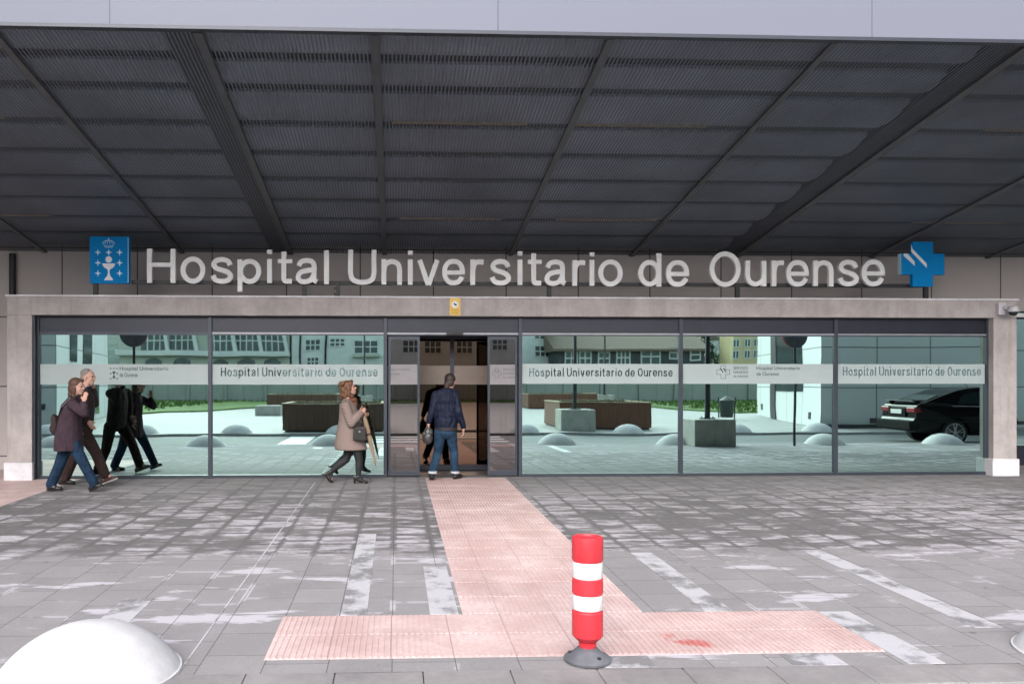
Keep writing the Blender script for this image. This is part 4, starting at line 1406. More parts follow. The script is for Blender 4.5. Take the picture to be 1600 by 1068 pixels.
def lamp_post(x, y, z, label, r=0.07, h=6.5, proto=[None]):
    if proto[0] is None:
        root = thing('lamp_post', (0, 0, 0), label, 'lamp post', 'lamp posts on concrete blocks')
        b = MB(); b.cyl((0, 0, 0), (0, 0, 0.03), 0.2, n=24); b.build('base_plate', M['black'], root)
        b = MB()
        for k in range(4):
            a = k * math.pi / 2 + 0.78
            b.cyl((0.15 * math.cos(a), 0.15 * math.sin(a), 0.03), (0.15 * math.cos(a), 0.15 * math.sin(a), 0.07), 0.014, n=6)
        b.build('bolt', M['black'], root)
        b = MB(); b.lathe([(r, 0.03), (r, 1.6), (r * 0.85, 1.65), (r * 0.72, h)], 20); b.build('pole', M['black'], root, smooth='auto')
        b = MB(); b.lathe([(0.05, h), (0.3, h + 0.05), (0.32, h + 0.10), (0.1, h + 0.2)], 28); b.build('lamp_head', M['black'], root, smooth='auto')
        proto[0] = root
    else:
        root = copy_tree(proto[0])
        root['label'] = label
    root.location = (x, y, z)
lamp_post(6.1, -1.45, 0.59, 'black lamp post on the block before the rust planter')
lamp_post(7.95, 5.45, gz(5.45) + 0.70, 'black lamp post on the block on the hospital pavement')
lamp_post(14.6, -30.0, 0.62, 'thin looking black lamp post farthest across the plaza on the right')
lamp_post(-2.2, -30.0, 0.62, 'far black lamp post behind the dark planters')

def litter_bin(x, y):
    z = -0.13
    root = thing('litter_bin', (x, y, z), 'dark green round litter bin standing on the plaza near the grass', 'bin')
    b = MB(); b.lathe([(0.24, 0.1), (0.28, 0.12), (0.30, 0.8), (0.32, 0.86), (0.25, 0.88)], 24, (x, y, z)); b.build('body', M['street'], root, smooth='auto')
    for dx in (-0.36, 0.36):
        b = MB(); b.cyl((x + dx, y, z), (x + dx, y, z + 1.0), 0.03, n=10); b.build('post', M['street'], root)
    b = MB(); b.lathe([(0.31, 0.875), (0.2, 0.94), (0.03, 1.05)], 20, (x, y, z)); b.build('lid', M['street'], root, smooth='auto')
litter_bin(14.75, -9.6)

def round_sign(x, y, label, r=0.32):
    z = gz(y)
    root = thing('road_sign', (x, y, z), label, 'road sign', 'round road signs on posts')
    b = MB(); b.cyl((x, y, z), (x, y, z + 3.18), 0.032, n=12); b.build('pole', M['black'], root)
    cz_ = z + 2.80
    b = MB(); b.cyl((x, y + 0.035, cz_), (x, y + 0.055, cz_), r, n=36); b.build('sign_back', M['rubber'], root)
    b = MB(); b.box(x - 0.2, x + 0.2, y - 0.035, y - 0.0321, cz_ - 0.02, cz_ + 0.02); b.build('bracket', M['rubber'], root)
    b = MB(); b.cyl((x, y - 0.034, cz_), (x, y - 0.060, cz_), r * 0.96, n=36); b.build('disc', M['red'], root)
    b = MB(); b.box(x - r * .7, x + r * .7, y - 0.066, y - 0.061, cz_ - 0.05, cz_ + 0.05); b.build('white_bar', M['white'], root)
round_sign(10.07, 5.75, 'round road sign on a thin black post, reflected beside the right wing')
round_sign(-6.38, 5.75, 'round road sign on a thin black post, reflected above the walking couple')

# ================================================================ THE PARKED CAR
def car():
    # local frame: rear at x=0, front at +x, near (hospital) side at y=+0.84; origin on the road
    L = 4.6
    root = thing('parked_car', (0, 0, 0), 'black liftback car parked at the kerb, reflected in the last window', 'car')
    # body side profile (x, z)
    low = [(0.10, 0.30), (0.02, 0.40), (0.00, 0.56), (0.06, 0.62), (0.08, 0.80), (0.12, 0.97), (0.20, 1.02), (0.55, 1.04), (1.0, 1.00), (1.6, 0.96), (3.0, 0.93), (3.45, 0.90), (4.2, 0.78), (4.52, 0.62), (4.60, 0.45), (4.55, 0.30), (4.3, 0.22)]
    arch = lambda cx_: [(cx_ + 0.36 * math.cos(a), 0.30 + 0.37 * math.sin(a)) for a in [R(t) for t in (-10, 15, 45, 75, 105, 135, 165, 190)]]
    poly = low + arch(3.72) + arch(1.02)
    b = MB()
    n = len(poly)
    def half(z):            # body half width by height
        t = max(0, min(1, (z - 0.25) / 0.75))
        return 0.80 + 0.06 * math.sin(min(1, t * 1.3) * math.pi * 0.75)
    for s_ in (-1, 1):
        pass
    ws = (-1, 1)
    vv = []
    for s_ in ws:
        for (x, z) in poly:
            taper = 1.0
            if x < 0.6: taper = 0.90 + 0.10 * (x / 0.6) ** 0.5
            if x > 3.9: taper = 1.0 - 0.16 * ((x - 3.9) / 0.7) ** 2
            vv.append((x, s_ * half(z) * taper, z))
    ff = [tuple(range(n)), tuple(range(2 * n - 1, n - 1, -1))] + [(k, k + n, (k + 1) % n + n, (k + 1) % n) for k in range(n)]
    b.add(vv, ff)
    b.build('body', M['carpaint'], root, bevel=0.03, seg=3)
    # greenhouse
    b = MB()
    sec = [(0.30, 1.03), (0.75, 1.22), (1.15, 1.355), (1.5, 1.42), (1.9, 1.445), (2.35, 1.42), (2.75, 1.34), (3.45, 0.93)]
    def hw(x, z): return 0.83 - 0.40 * max(0, z - 0.95) if z > 0.95 else 0.83
    vv = []
    for s_ in ws:
        vv += [(x, s_ * hw(x, z) * (0.93 if x < 0.5 or x > 3.3 else 1), z) for x, z in sec]
        vv += [(3.45, s_ * 0.8, 0.9), (0.3, s_ * 0.78, 0.9)]
    m_ = len(sec) + 2
    ff = [tuple(range(m_)), tuple(range(2 * m_ - 1, m_ - 1, -1))] + [(k, k + m_, (k + 1) % m_ + m_, (k + 1) % m_) for k in range(m_)]
    b.add(vv, ff)
    b.build('roof', M['carpaint'], root, bevel=0.02)
    # side windows, both sides
    for s_ in ws:
        for pw in ([(1.12, 1.02), (1.25, 1.22), (1.5, 1.31), (1.95, 1.335), (1.95, 1.01)], [(2.03, 1.01), (2.03, 1.335), (2.35, 1.325), (2.62, 1.25), (3.1, 0.99)]):
            b = MB()
            v1 = [(x, s_ * (hw(x, z) + 0.006), z) for x, z in pw]
            v2 = [(x, s_ * (hw(x, z) - 0.01), z) for x, z in pw]
            k_ = len(pw)
            b.add(v1 + v2, [tuple(range(k_)), tuple(range(2 * k_ - 1, k_ - 1, -1))] + [(q, q + k_, (q + 1) % k_ + k_, (q + 1) % k_) for q in range(k_)])
            b.build('side_window', M['carglass'], root)
        b = MB()
        b.box(0.95, 3.2, s_ * 0.850 - 0.006, s_ * 0.850 + 0.006, 0.955, 0.972)
        b.build('chrome_strip', M['light_alu'], root)
        b = MB()
        b.box(0.1, 4.4, s_ * 0.862 - 0.012, s_ * 0.862 + 0.012, 0.55, 0.60)
        b.build('side_moulding', M['bumper'], root)
        b = MB()
        b.box(2.85, 2.98, s_ * 0.95 - 0.09, s_ * 0.95 + 0.09, 0.97, 1.08)
        b.build('wing_mirror', M['carpaint'], root, bevel=0.02)
    # rear glass
    def quad_on(xa, za, xb, zb, w1, w2, name, mt, lift=0.012):
        b = MB()
        d = Vector((xb - xa, 0, zb - za)).normalized()
        nrm = Vector((-d.z, 0, d.x)) * lift
        v = [Vector((xa, -w1, za)) + nrm, Vector((xa, w1, za)) + nrm, Vector((xb, w2, zb)) + nrm, Vector((xb, -w2, zb)) + nrm]
        v += [q - nrm * 1.8 for q in v]
        b.add(v, [(0, 1, 2, 3), (7, 6, 5, 4), (0, 4, 5, 1), (1, 5, 6, 2), (2, 6, 7, 3), (3, 7, 4, 0)])
        b.build(name, mt, root)
    quad_on(0.46, 1.105, 0.76, 1.232, 0.62, 0.58, 'rear_window', M['rearglass'])
    quad_on(3.36, 0.985, 2.80, 1.302, 0.68, 0.58, 'windscreen', M['carglass'], -0.012)
    b = MB()
    b.box(0.08, 0.34, -0.66, 0.66, 1.075, 1.10)
    for s_ in ws: b.box(0.16, 0.30, s_ * 0.6 - 0.03, s_ * 0.6 + 0.03, 1.02, 1.075)
    b.build('spoiler', M['carpaint'], root, bevel=0.008)
    b = MB(); b.box(-0.08, 0.16, -0.80, 0.80, 0.34, 0.58)
    b.build('rear_bumper', M['bumper'], root, bevel=0.04, seg=3)
    b = MB(); b.box(0.035, 0.07, -0.40, 0.40, 0.66, 0.90); b.build('tailgate_recess', M['bumper'], root)
    b = MB(); b.box(0.015, 0.033, -0.26, 0.26, 0.74, 0.86); b.build('number_plate', M['plate'], root)
    for s_ in ws:
        b = MB(); b.box(0.045, 0.28, s_ * 0.61 - 0.19, s_ * 0.61 + 0.19, 0.78, 0.92)
        b.build('tail_light', M['taillight'], root, bevel=0.02)
        b = MB(); b.box(4.36, 4.50, s_ * 0.56 - 0.17, s_ * 0.56 + 0.13, 0.60, 0.73)
        b.build('headlight', M['carglass'], root, bevel=0.03)
    for cx_ in (1.02, 3.72):
        for s_ in ws:
            P = (cx_, 0, 0.30)
            b = MB()
            y0, y1 = sorted((s_ * 0.62, s_ * 0.83))
            b.cyl((cx_, y0, 0.30), (cx_, y1, 0.30), 0.31, n=32)
            w = b.build('wheel', M['tyre'], root, bevel=0.02)
            b = MB()
            yo = s_ * 0.838
            yi = s_ * 0.815
            b.cyl((cx_, s_ * 0.80, 0.30), (cx_, yi + s_ * 0.018, 0.30), 0.225, n=28)
            b.build('rim_well', M['black'], w)
            b = MB()
            for q in range(5):
                a = q * 2 * math.pi / 5 + 0.3
                d = Vector((math.cos(a), 0, math.sin(a)))
                t_ = Vector((-math.sin(a), 0, math.cos(a)))
                p0 = Vector((cx_, 0, 0.30))
                for da in (-0.045, 0.045):
                    b.cyl(Vector((cx_, yo, 0.30)) + d * 0.04, Vector((cx_, yo, 0.30)) + d * 0.215 + t_ * da, 0.014, n=6)
            nn = 30
            for q in range(nn):
                a0, a1 = 2 * math.pi * q / nn, 2 * math.pi * (q + 1) / nn
                b.cyl((cx_ + 0.22 * math.cos(a0), yo, 0.30 + 0.22 * math.sin(a0)), (cx_ + 0.22 * math.cos(a1), yo, 0.30 + 0.22 * math.sin(a1)), 0.012, n=5)
            b.cyl((cx_, yo - 0.01, 0.30), (cx_, yo + 0.012, 0.30), 0.045, n=14)
            b.build('rim', M['alloy'], w)
    b = MB(); b.cyl((1.9, 0, 1.40), (1.75, 0, 1.56), 0.006, n=6); b.build('aerial', M['black'], root)
    root.location = (14.35, 3.1, -0.205)
    root.rotation_euler = (0, 0, R(4))
    root.scale = (1.1, 1.1, 1.1)
M['rearglass'] = mat('rear_glass', (0.20, 0.23, 0.23), 0.08, metal=0.8, var=0.1)
car()

# ================================================================ BUILDINGS BEHIND THE VIEWER (seen in the glass)
def framed_window(root, x0, x1, y, z0, z1, fr, gl, n=2, m=1, ff=1, t=0.06):
    """window on a face looking to +Y (ff=1)"""
    b = MB()
    ya, yb = sorted((y + ff * 0.002, y + ff * 0.09))
    b.box(x0 - t, x1 + t, ya, yb, z0 - t, z0); b.box(x0 - t, x1 + t, ya, yb, z1, z1 + t)
    b.box(x0 - t, x0, ya, yb, z0, z1); b.box(x1, x1 + t, ya, yb, z0, z1)
    for k in range(1, n):
        xx = x0 + (x1 - x0) * k / n
        b.box(xx - t / 2, xx + t / 2, ya, yb, z0, z1)
    for k in range(1, m):
        zz = z0 + (z1 - z0) * k / m
        for q in range(n):
            xa = x0 + (x1 - x0) * q / n + (t / 2 if q else 0)
            xb = x0 + (x1 - x0) * (q + 1) / n - (t / 2 if q < n - 1 else 0)
            b.box(xa, xb, ya, yb, zz - t / 2, zz + t / 2)
    w = b.build('window', fr, root)
    b = MB()
    ya, yb = sorted((y + ff * 0.02, y + ff * 0.04))
    b.box(x0, x1, ya, yb, z0, z1)
    b.build('pane', gl, w)
    return w

def wing(name_lbl, s_, c0, c1, xo):
    """white clad wing; c0 = near corner, c1 = far end of the face along the plaza"""
    root = thing('hospital_wing', (c0[0], c0[1], -0.13), name_lbl, 'building', 'white clad hospital wings')
    z0, z1 = -0.13, 9.5
    b = MB()
    b.prism([(c0[0], c0[1]), (c1[0], c1[1]), (xo, c1[1]), (xo, c0[1])], z0, z1, axes=(0, 1, 2))
    # side face takes the lit copy of the cladding, the front the shaded one
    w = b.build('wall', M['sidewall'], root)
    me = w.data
    me.materials.append(M['wing_lit'])
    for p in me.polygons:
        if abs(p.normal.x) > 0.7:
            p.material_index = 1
    d = Vector((c1[0] - c0[0], c1[1] - c0[1], 0))
    Ld = d.length
    d.normalize()
    nrm = Vector((-d.y, d.x, 0))
    if nrm.x * s_ > 0:
        nrm = -nrm
    def on(u, z, off):
        return Vector((c0[0], c0[1], 0)) + d * u + nrm * off + Vector((0, 0, z))
    def pl(u0, u1, za, zb, nm, mt, off=0.03):
        b = MB()
        v = [on(u, z, o) for o in (0.002, off) for z in (za, zb) for u in (u0, u1)]
        b.add(v, [(0, 2, 3, 1), (4, 5, 7, 6), (0, 1, 5, 4), (2, 6, 7, 3), (0, 4, 6, 2), (1, 3, 7, 5)])
        return b.build(nm, mt, root)
    return root, pl, Ld

root, pl, Ld = wing('white panel clad hospital wing beyond the car, reflected on the right', 1, (15.15, -2.4), (17.9, -13.6), 40)
pl(2.6, 7.2, 1.15, 4.4, 'window', M['winglass'])
pl(7.3, 8.3, -0.10, 4.4, 'door', M['black'], 0.05)
pl(10.2, 10.5, 0.2, 0.5, 'vent', M['black'])
pl(1.3, 1.6, 0.15, 0.4, 'vent', M['black'])
b = MB(); b.box(16.9, 17.6, -2.4, -2.37, 0.05, 0.22); b.build('vent', M['black'], root)
b = MB(); b.box(14.9, 40, -2.4, -2.2, -0.13, 0.0); b.build('skirting', M['black'], root)

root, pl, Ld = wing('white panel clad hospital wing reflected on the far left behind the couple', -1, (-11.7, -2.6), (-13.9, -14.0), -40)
pl(2.3, 3.6, 2.3, 4.3, 'window', M['winglass'])
pl(4.9, 7.0, 1.9, 4.1, 'window', M['winglass'])
pl(8.0, 8.9, 0.1, 2.0, 'window', M['winglass'])
b = MB(); b.box(-12.6, -12.1, -2.6, -2.57, 0.55, 0.75); b.build('vent', M['black'], root)

def block_building(x0, x1, y0, y1, h, m, label, nm='apartment_building', z=-0.13):
    root = thing(nm, ((x0 + x1) / 2, y0, z), label, 'building')
    b = MB()
    b.box(x0, x1, y1, y0, z, h)
    b.build('wall', m, root)
    return root

def rx(px, y):
    """x of a point on depth y (behind the camera) that shows mirrored at photo column px"""
    r = ray(px, 560)
    t = (2 * D - y) / r.y
    return r.x * t
def rz(py, px, y):
    r = ray(px, py)
    t = (2 * D - y) / r.y
    return EYE + r.z * t

# low wall at the end of the plaza
lw = MB()
lw.box(-40, 40, -43.4, -43.0, -0.2, 2.1)
for k in range(26):
    x = -40 + k * 3.2
    lw.box(x, x + 0.25, -42.99, -42.85, -0.2, 2.1)
o = lw.build('boundary_wall', mat_panels('boundary_wall', 0, 2, 0, 1.6, 3.0, (0.33, 0.35, 0.33), (0.38, 0.40, 0.38), (0.2, 0.2, 0.2), 0.02, 0.0, 0.8, 0.8, stain=0.4))
tag(o, 'long low grey concrete wall behind the grass at the end of the plaza', 'wall')

YB = -54.0
# curved modern block with arched windows (left)
xa, xb = rx(188, YB), rx(452, YB)
root = block_building(xa, xb, YB, YB - 14, 13, M['render_g'], 'cream modern block with slanted glazed bays and arched ground floor windows')
zs0, zs1 = rz(555, 300, YB), rz(547, 300, YB)
b = MB(); b.box(xa - .1, xb + .1, YB, YB + 0.9, zs0, zs1); b.build('balcony_slab', M['render_w'], root, bevel=0.05)
for k, px in enumerate((240, 285, 345, 385, 425)):
    w_ = 20
    x0, x1 = rx(px - 13, YB), rx(px + 13, YB)
    zb_, zt = rz(566, px, YB), rz(558, px, YB)
    b = MB()
    pts = [(x0, zb_ - 1.5), (x1, zb_ - 1.5), (x1, zb_)]
    for q in range(0, 9):
        a = math.pi * q / 8
        pts.append(((x0 + x1) / 2 + (x1 - x0) / 2 * math.cos(a), zb_ + (zt - zb_) * math.sin(a)))
    b.prism(pts, YB + 0.01, YB + 0.08)
    b.build('arched_window', M['winglass'], root)
    bx0, bx1 = rx(px - 19, YB), rx(px + 19, YB)
    b = MB(); b.box(bx0, bx1, YB + 0.01, YB + 0.10, zs1 + 0.05, zs1 + 2.6)
    bw_ = b.build('bay_window', M['winglass'], root)
    b = MB()
    for q in range(1, 4):
        xx = bx0 + (bx1 - bx0) * q / 4
        b.box(xx - .05, xx + .05, YB + 0.101, YB + 0.16, zs1 + 0.05, zs1 + 2.6)
    b.box(bx0, bx1, YB + 0.165, YB + 0.2, zs1 + 0.9, zs1 + 1.0)
    b.build('glazing_bar', M['render_w'], bw_)
    b = MB()
    xm = bx1 + 0.15
    b.prism([(xm, zs1), (xm + 0.35, zs1), (xm - 0.25, zs1 + 3.4), (xm - 0.6, zs1 + 3.4)], YB + 0.12, YB + 0.7)
    b.build('slanted_fin', M['render_w'], root)
# white apartment block
xa, xb = rx(456, YB), rx(866, YB)
root = block_building(xa, xb, YB, YB - 14, 14, M['render_w'], 'white apartment block with dark framed windows reflected left of the doors')
for px0, px1, py0, py1 in ((479, 501, 530, 545), (482, 499, 557, 568), (516, 536, 530, 540), (553, 590, 532, 552), (630, 655, 532, 550), (665, 690, 532, 550), (716, 740, 532, 550), (770, 792, 530, 546), (836, 858, 541, 555), (836, 858, 520, 530)):
    y = YB
    framed_window(root, rx(px0, y), rx(px1, y), y, rz(py1, px0, y), rz(py0, px0, y), M['render_w'], M['winglass'], 3, 2, 1, 0.10)
b = MB(); b.box(rx(550, YB), rx(594, YB), YB + 0.01, YB + 0.8, rz(558, 570, YB), rz(553.5, 570, YB)); b.build('balcony', M['render_g'], root)
for px in (470, 510):
    b = MB(); xx = rx(px, YB); b.cyl((xx, YB + 0.1, 0), (xx, YB + 0.1, 13), 0.09, n=8); b.build('downpipe', M['bumper'], root)
# slate house with brown roof
Y2 = -50.0
xa, xb = rx(868, Y2), rx(1100, Y2)
root = block_building(xa, xb, Y2, Y2 - 12, rz(545, 900, Y2), M['render_d'], 'slate walled house with long brown tiled roof and white framed dormers', 'house')
b = MB()
zr0 = rz(546, 880, Y2)
zr1 = rz(508, 880, Y2)
b.prism([(Y2 + 0.7, zr0 - 0.1), (Y2 + 0.7, zr0 + 0.1), (Y2 - 6, zr1), (Y2 - 12.7, zr0 + 0.1), (Y2 - 12.7, zr0 - 0.1)], xa - 0.4, xb + 0.4, axes=(1, 2, 0))
b.build('roof', M['rooftile'], root)
for px0, px1, py0, py1, n_ in ((883, 902, 549, 566, 2), (908, 923, 549, 566, 2), (936, 952, 550, 566, 2), (966, 984, 547, 568, 3), (1003, 1028, 543, 568, 2), (1046, 1058, 542, 558, 1), (1080, 1092, 546, 560, 1)):
    framed_window(root, rx(px0, Y2), rx(px1, Y2), Y2, rz(py1, px0, Y2), rz(py0, px0, Y2), M['render_w'], M['winglass'], n_, 2, 1, 0.12)
# yellow block
Y3 = -70.0
xa, xb = rx(1142, Y3) + 0.3, rx(1200, Y3)
root = block_building(xa, xb, Y3, Y3 - 4, rz(520, 1160, Y3), M['render_y'], 'yellow rendered apartment block beside the white wing')
for px in (1146, 1162, 1176):
    for py in (532, 549):
        framed_window(root, rx(px, Y3), rx(px + 7, Y3), Y3, rz(py + 10, px, Y3), rz(py, px, Y3), M['render_w'], M['winglass'], 2, 1, 1, 0.12)
# small white house on the slope
Y4 = -95.0
root = block_building(rx(1108, Y4), rx(1124, Y4), Y4, Y4 - 8, rz(531, 1110, Y4), M['render_w'], 'small white house on the wooded slope behind the yellow block', 'house', z=2)
b = MB()
b.prism([(rx(1107, Y4), rz(531, 1110, Y4)), (rx(1125, Y4), rz(531, 1110, Y4)), (rx(1116, Y4), rz(524, 1110, Y4))], Y4 + 0.4, Y4 - 8.4)
b.build('roof', M['rooftile'], root)
framed_window(root, rx(1111, Y4), rx(1115, Y4), Y4, rz(544, 1110, Y4), rz(538, 1110, Y4), M['render_w'], M['winglass'], 1, 1)
# hills
b = MB()
nx, ny = 60, 14
for j in range(ny):
    for i in range(nx):
        x = -300 + 620 * i / (nx - 1)
        y = -85 - 260 * j / (ny - 1)
        h = 30 * math.sin(math.pi * min(1, j / (ny - 1))) ** 0.8 * (0.65 + 0.35 * math.sin(x * 0.018 + 1.3) + 0.12 * math.sin(x * 0.07 + j))
        b.v.append((x, y, -0.5 + h))
for j in range(ny - 1):
    for i in range(nx - 1):
        a = j * nx + i
        b.f.append((a, a + 1, a + nx + 1, a + nx))
tag(b.build('hill', M['hill'], smooth=True), kind='structure')

def tree(x, y, z, h, w, label, seed, group='trees beyond the plaza'):
    rg = random.Random(seed)
    root = thing('tree', (x, y, z), label, 'tree', group)
    b = MB()
    b.cyl((x, y, z), (x, y, z + h * 0.5), 0.16, 0.1, n=8)
    for q in range(6):
        a = rg.uniform(0, 6.28)
        b.cyl((x, y, z + h * rg.uniform(.3, .5)), (x + w * .35 * math.cos(a), y + w * .35 * math.sin(a), z + h * rg.uniform(.6, .85)), 0.07, 0.02, n=6)
    b.build('trunk', M['bark'], root)
    b = MB()
    cl = [(rg.uniform(-.5, .5) * w * .75, rg.uniform(-.5, .5) * w * .75, h * rg.uniform(.42, .92), w * rg.uniform(.14, .26)) for _ in range(14)]
    for _ in range(1500):
        c = rg.choice(cl)
        d = Vector((rg.gauss(0, 1), rg.gauss(0, 1), rg.gauss(0, 1))).normalized() * c[3] * rg.uniform(.6, 1.1)
        p = Vector((x + c[0], y + c[1], z + c[2])) + d
        s = rg.uniform(.12, .26)
        u = Vector((rg.gauss(0, 1), rg.gauss(0, 1), rg.gauss(0, 1))).normalized()
        v = u.cross(Vector((rg.gauss(0, 1), rg.gauss(0, 1), rg.gauss(0, 1)))).normalized()
        b.add([p - u * s, p - v * s * .6, p + u * s, p + v * s * .6], [(0, 1, 2, 3)])
    b.build('crown', M['leaf2'], root)
tree(rx(1104, -75), -75, -0.1, 9.5, 5.0, 'tall dark tree behind the slate house', 12)

# ================================================================ PEOPLE
def remesh(name, mb, m, parent, voxel=0.008, smooth=4, factor=0.5):
    me = bpy.data.meshes.new('tmp')
    off = Vector(WL.get(parent.name, (0, 0, 0)))
    me.from_pydata([tuple(Vector(q) - off) for q in mb.v], [], mb.f)
    import bmesh
    bm = bmesh.new(); bm.from_mesh(me)
    bmesh.ops.recalc_face_normals(bm, faces=bm.faces)
    bm.to_mesh(me); bm.free()
    t = bpy.data.objects.new('tmp', me)
    C.objects.link(t)
    r = t.modifiers.new('r', 'REMESH'); r.mode = 'VOXEL'; r.voxel_size = voxel
    if smooth:
        s = t.modifiers.new('s', 'SMOOTH'); s.iterations = smooth; s.factor = factor
    dg = bpy.context.evaluated_depsgraph_get()
    out = bpy.data.meshes.new_from_object(t.evaluated_get(dg))
    out.name = name
    out.materials.clear(); out.materials.append(m)
    for p in out.polygons: p.use_smooth = True
    bpy.data.objects.remove(t); bpy.data.meshes.remove(me)
    o = bpy.data.objects.new(name, out)
    C.objects.link(o)
    o.parent = parent
    WL[o.name] = tuple(off)
    return o

def cap(mb, a, b, ra, rb, n=14):
    mb.cyl(a, b, ra, rb, n=n)
    mb.sphere(a, ra, n, 8); mb.sphere(b, rb, n, 8)

def chain(mb, pts, rad):
    for i in range(len(pts) - 1):
        cap(mb, pts[i], pts[i + 1], rad[i], rad[i + 1])

def ellip(mb, c, r, face=None, up=None):
    """ellipsoid with radii (forward, side, up) oriented by face/up"""
    if face is None:
        mb.sphere(c, r, 20, 14); return
    f = Vector(face).normalized(); u = Vector(up or (0, 0, 1))
    s = u.cross(f).normalized(); u = f.cross(s).normalized()
    mx = Matrix((f, s, u)).transposed()
    mb.sphere(c, r, 20, 14, mx)

def rings(mb, sec, n=24, facing=(1, 0, 0)):
    """closed loft: sec = [(centre, r_forward, r_side)] bottom to top"""
    f = Vector(facing).normalized(); s = Vector((0, 0, 1)).cross(f).normalized()
    v = []
    for c, rf, rs in sec:
        for k in range(n):
            a = 2 * math.pi * k / n
            v.append(Vector(c) + f * rf * math.cos(a) + s * rs * math.sin(a))
    F = []
    for j in range(len(sec) - 1):
        for k in range(n):
            F.append((j * n + k, j * n + (k + 1) % n, (j + 1) * n + (k + 1) % n, (j + 1) * n + k))
    F += [tuple(range(n - 1, -1, -1)), tuple((len(sec) - 1) * n + k for k in range(n))]
    mb.add(v, F)

def hand(mb, wrist, d, palm_n, thumb, curl=0.6, s=1.0):
    """palm plus five separate fingers; d = direction of the hand, palm_n = palm normal, thumb = side of the thumb"""
    d = Vector(d).normalized(); pn = Vector(palm_n).normalized(); th = Vector(thumb).normalized()
    w = Vector(wrist)
    c = w + d * 0.045 * s
    mx = Matrix((d, th, pn)).transposed()
    mb.sphere(c, (0.05 * s, 0.038 * s, 0.015 * s), 16, 10, mx)
    cap(mb, w - d * 0.02, w + d * 0.02, 0.024 * s, 0.024 * s)
    for i, (off, ln) in enumerate(((0.028, 0.070), (0.010, 0.078), (-0.008, 0.072), (-0.026, 0.056))):
        p = w + d * 0.082 * s + th * off * s
        dd = d.copy()
        for seg, fr in enumerate((0.45, 0.32, 0.23)):
            ang = curl * (0.5 + 0.55 * seg) + 0.06 * i
            dv = (d * math.cos(ang) + pn * math.sin(ang)).normalized()
            q = p + dv * ln * fr * s
            cap(mb, p, q, 0.0088 * s, 0.0082 * s, 8)
            p = q
    p = w + d * 0.03 * s + th * 0.03 * s
    q = p + (d * 0.5 + th * 0.75 + pn * 0.3).normalized() * 0.038 * s
    cap(mb, p, q, 0.011 * s, 0.0095 * s, 8)
    r = q + (d * 0.85 + pn * 0.45 * curl).normalized() * 0.030 * s
    cap(mb, q, r, 0.0095 * s, 0.0085 * s, 8)

def headmesh(mb, c, face, up=(0, 0, 1), s=1.0):
    f = Vector(face).normalized(); u = Vector(up).normalized()
    sd = u.cross(f).normalized(); u = f.cross(sd).normalized()
    c = Vector(c)
    P = lambda a, b, h: c + f * a * s + sd * b * s + u * h * s
    ellip(mb, P(-0.012, 0, 0.025), (0.094 * s, 0.076 * s, 0.092 * s), f, u)      # skull
    ellip(mb, P(0.022, 0, -0.035), (0.066 * s, 0.058 * s, 0.078 * s), f, u)      # face
    ellip(mb, P(0.055, 0, -0.092), (0.026 * s, 0.030 * s, 0.020 * s), f, u)      # chin
    cap(mb, P(0.078, 0, 0.012), P(0.101, 0, -0.022), 0.009 * s, 0.014 * s, 10)   # nose
    ellip(mb, P(0.070, 0, 0.024), (0.018 * s, 0.05 * s, 0.011 * s), f, u)        # brow
    ellip(mb, P(0.078, 0, -0.056), (0.013 * s, 0.025 * s, 0.007 * s), f, u)      # lips
    ellip(mb, P(0.078, 0, -0.068), (0.012 * s, 0.022 * s, 0.007 * s), f, u)
    for k in (-1, 1):
        ellip(mb, P(-0.005, 0.077 * k, -0.012), (0.018 * s, 0.008 * s, 0.032 * s), f, u)
        ellip(mb, P(0.060, 0.040 * k, -0.03), (0.02 * s, 0.02 * s, 0.02 * s), f, u)
    return P

def eyes(P, parent):
    b = MB()
    for k in (-1, 1):
        b.sphere(P(0.083, 0.031 * k, 0.002), 0.0095, 10, 8)
    b.build('eye', M['black'], parent, smooth=True)

def shoe(heel, toe, up, m, parent, w=0.042, h=0.075, solem=None, raised=0.0):
    """shoe from heel to toe; up = direction from the sole to the ankle"""
    heel, toe, up = Vector(heel), Vector(toe), Vector(up).normalized()
    d = (toe - heel).normalized()
    up = (up - d * up.dot(d)).normalized()
    s = up.cross(d)
    L = (toe - heel).length
    b = MB()
    mx = Matrix((d, s, up)).transposed()
    b.sphere(heel + d * 0.045 + up * (0.035), (0.05, w * 0.85, 0.04), 16, 10, mx)
    b.sphere(heel + d * L * 0.68 + up * 0.03, (L * 0.33, w, 0.034), 16, 10, mx)
    b.sphere(heel + d * L * 0.42 + up * 0.04, (L * 0.3, w * 0.8, 0.042), 16, 10, mx)
    cap(b, heel + d * 0.06 + up * 0.04, heel + d * 0.065 + up * h, 0.04, 0.038)
    o = remesh('shoe', b, m, parent, 0.006, 3)
    b = MB()
    pr = []
    for k in range(24):
        a = 2 * math.pi * k / 24
        x = L * 0.5 + (L * 0.5 + 0.004) * math.cos(a)
        yy = w * (0.92 + 0.1 * math.cos(a)) * math.sin(a)
        pr.append((x, yy))
    n = len(pr)
    v = [heel + d * x + s * yy + up * z for z in (-0.006, 0.014) for x, yy in pr]
    b.add(v, [tuple(range(n)), tuple(range(2 * n - 1, n - 1, -1))] + [(k, k + n, (k + 1) % n + n, (k + 1) % n) for k in range(n)])
    b.build('sole', solem or M['leather'], o)
    return o

Z3 = Vector((0, 0, 1))

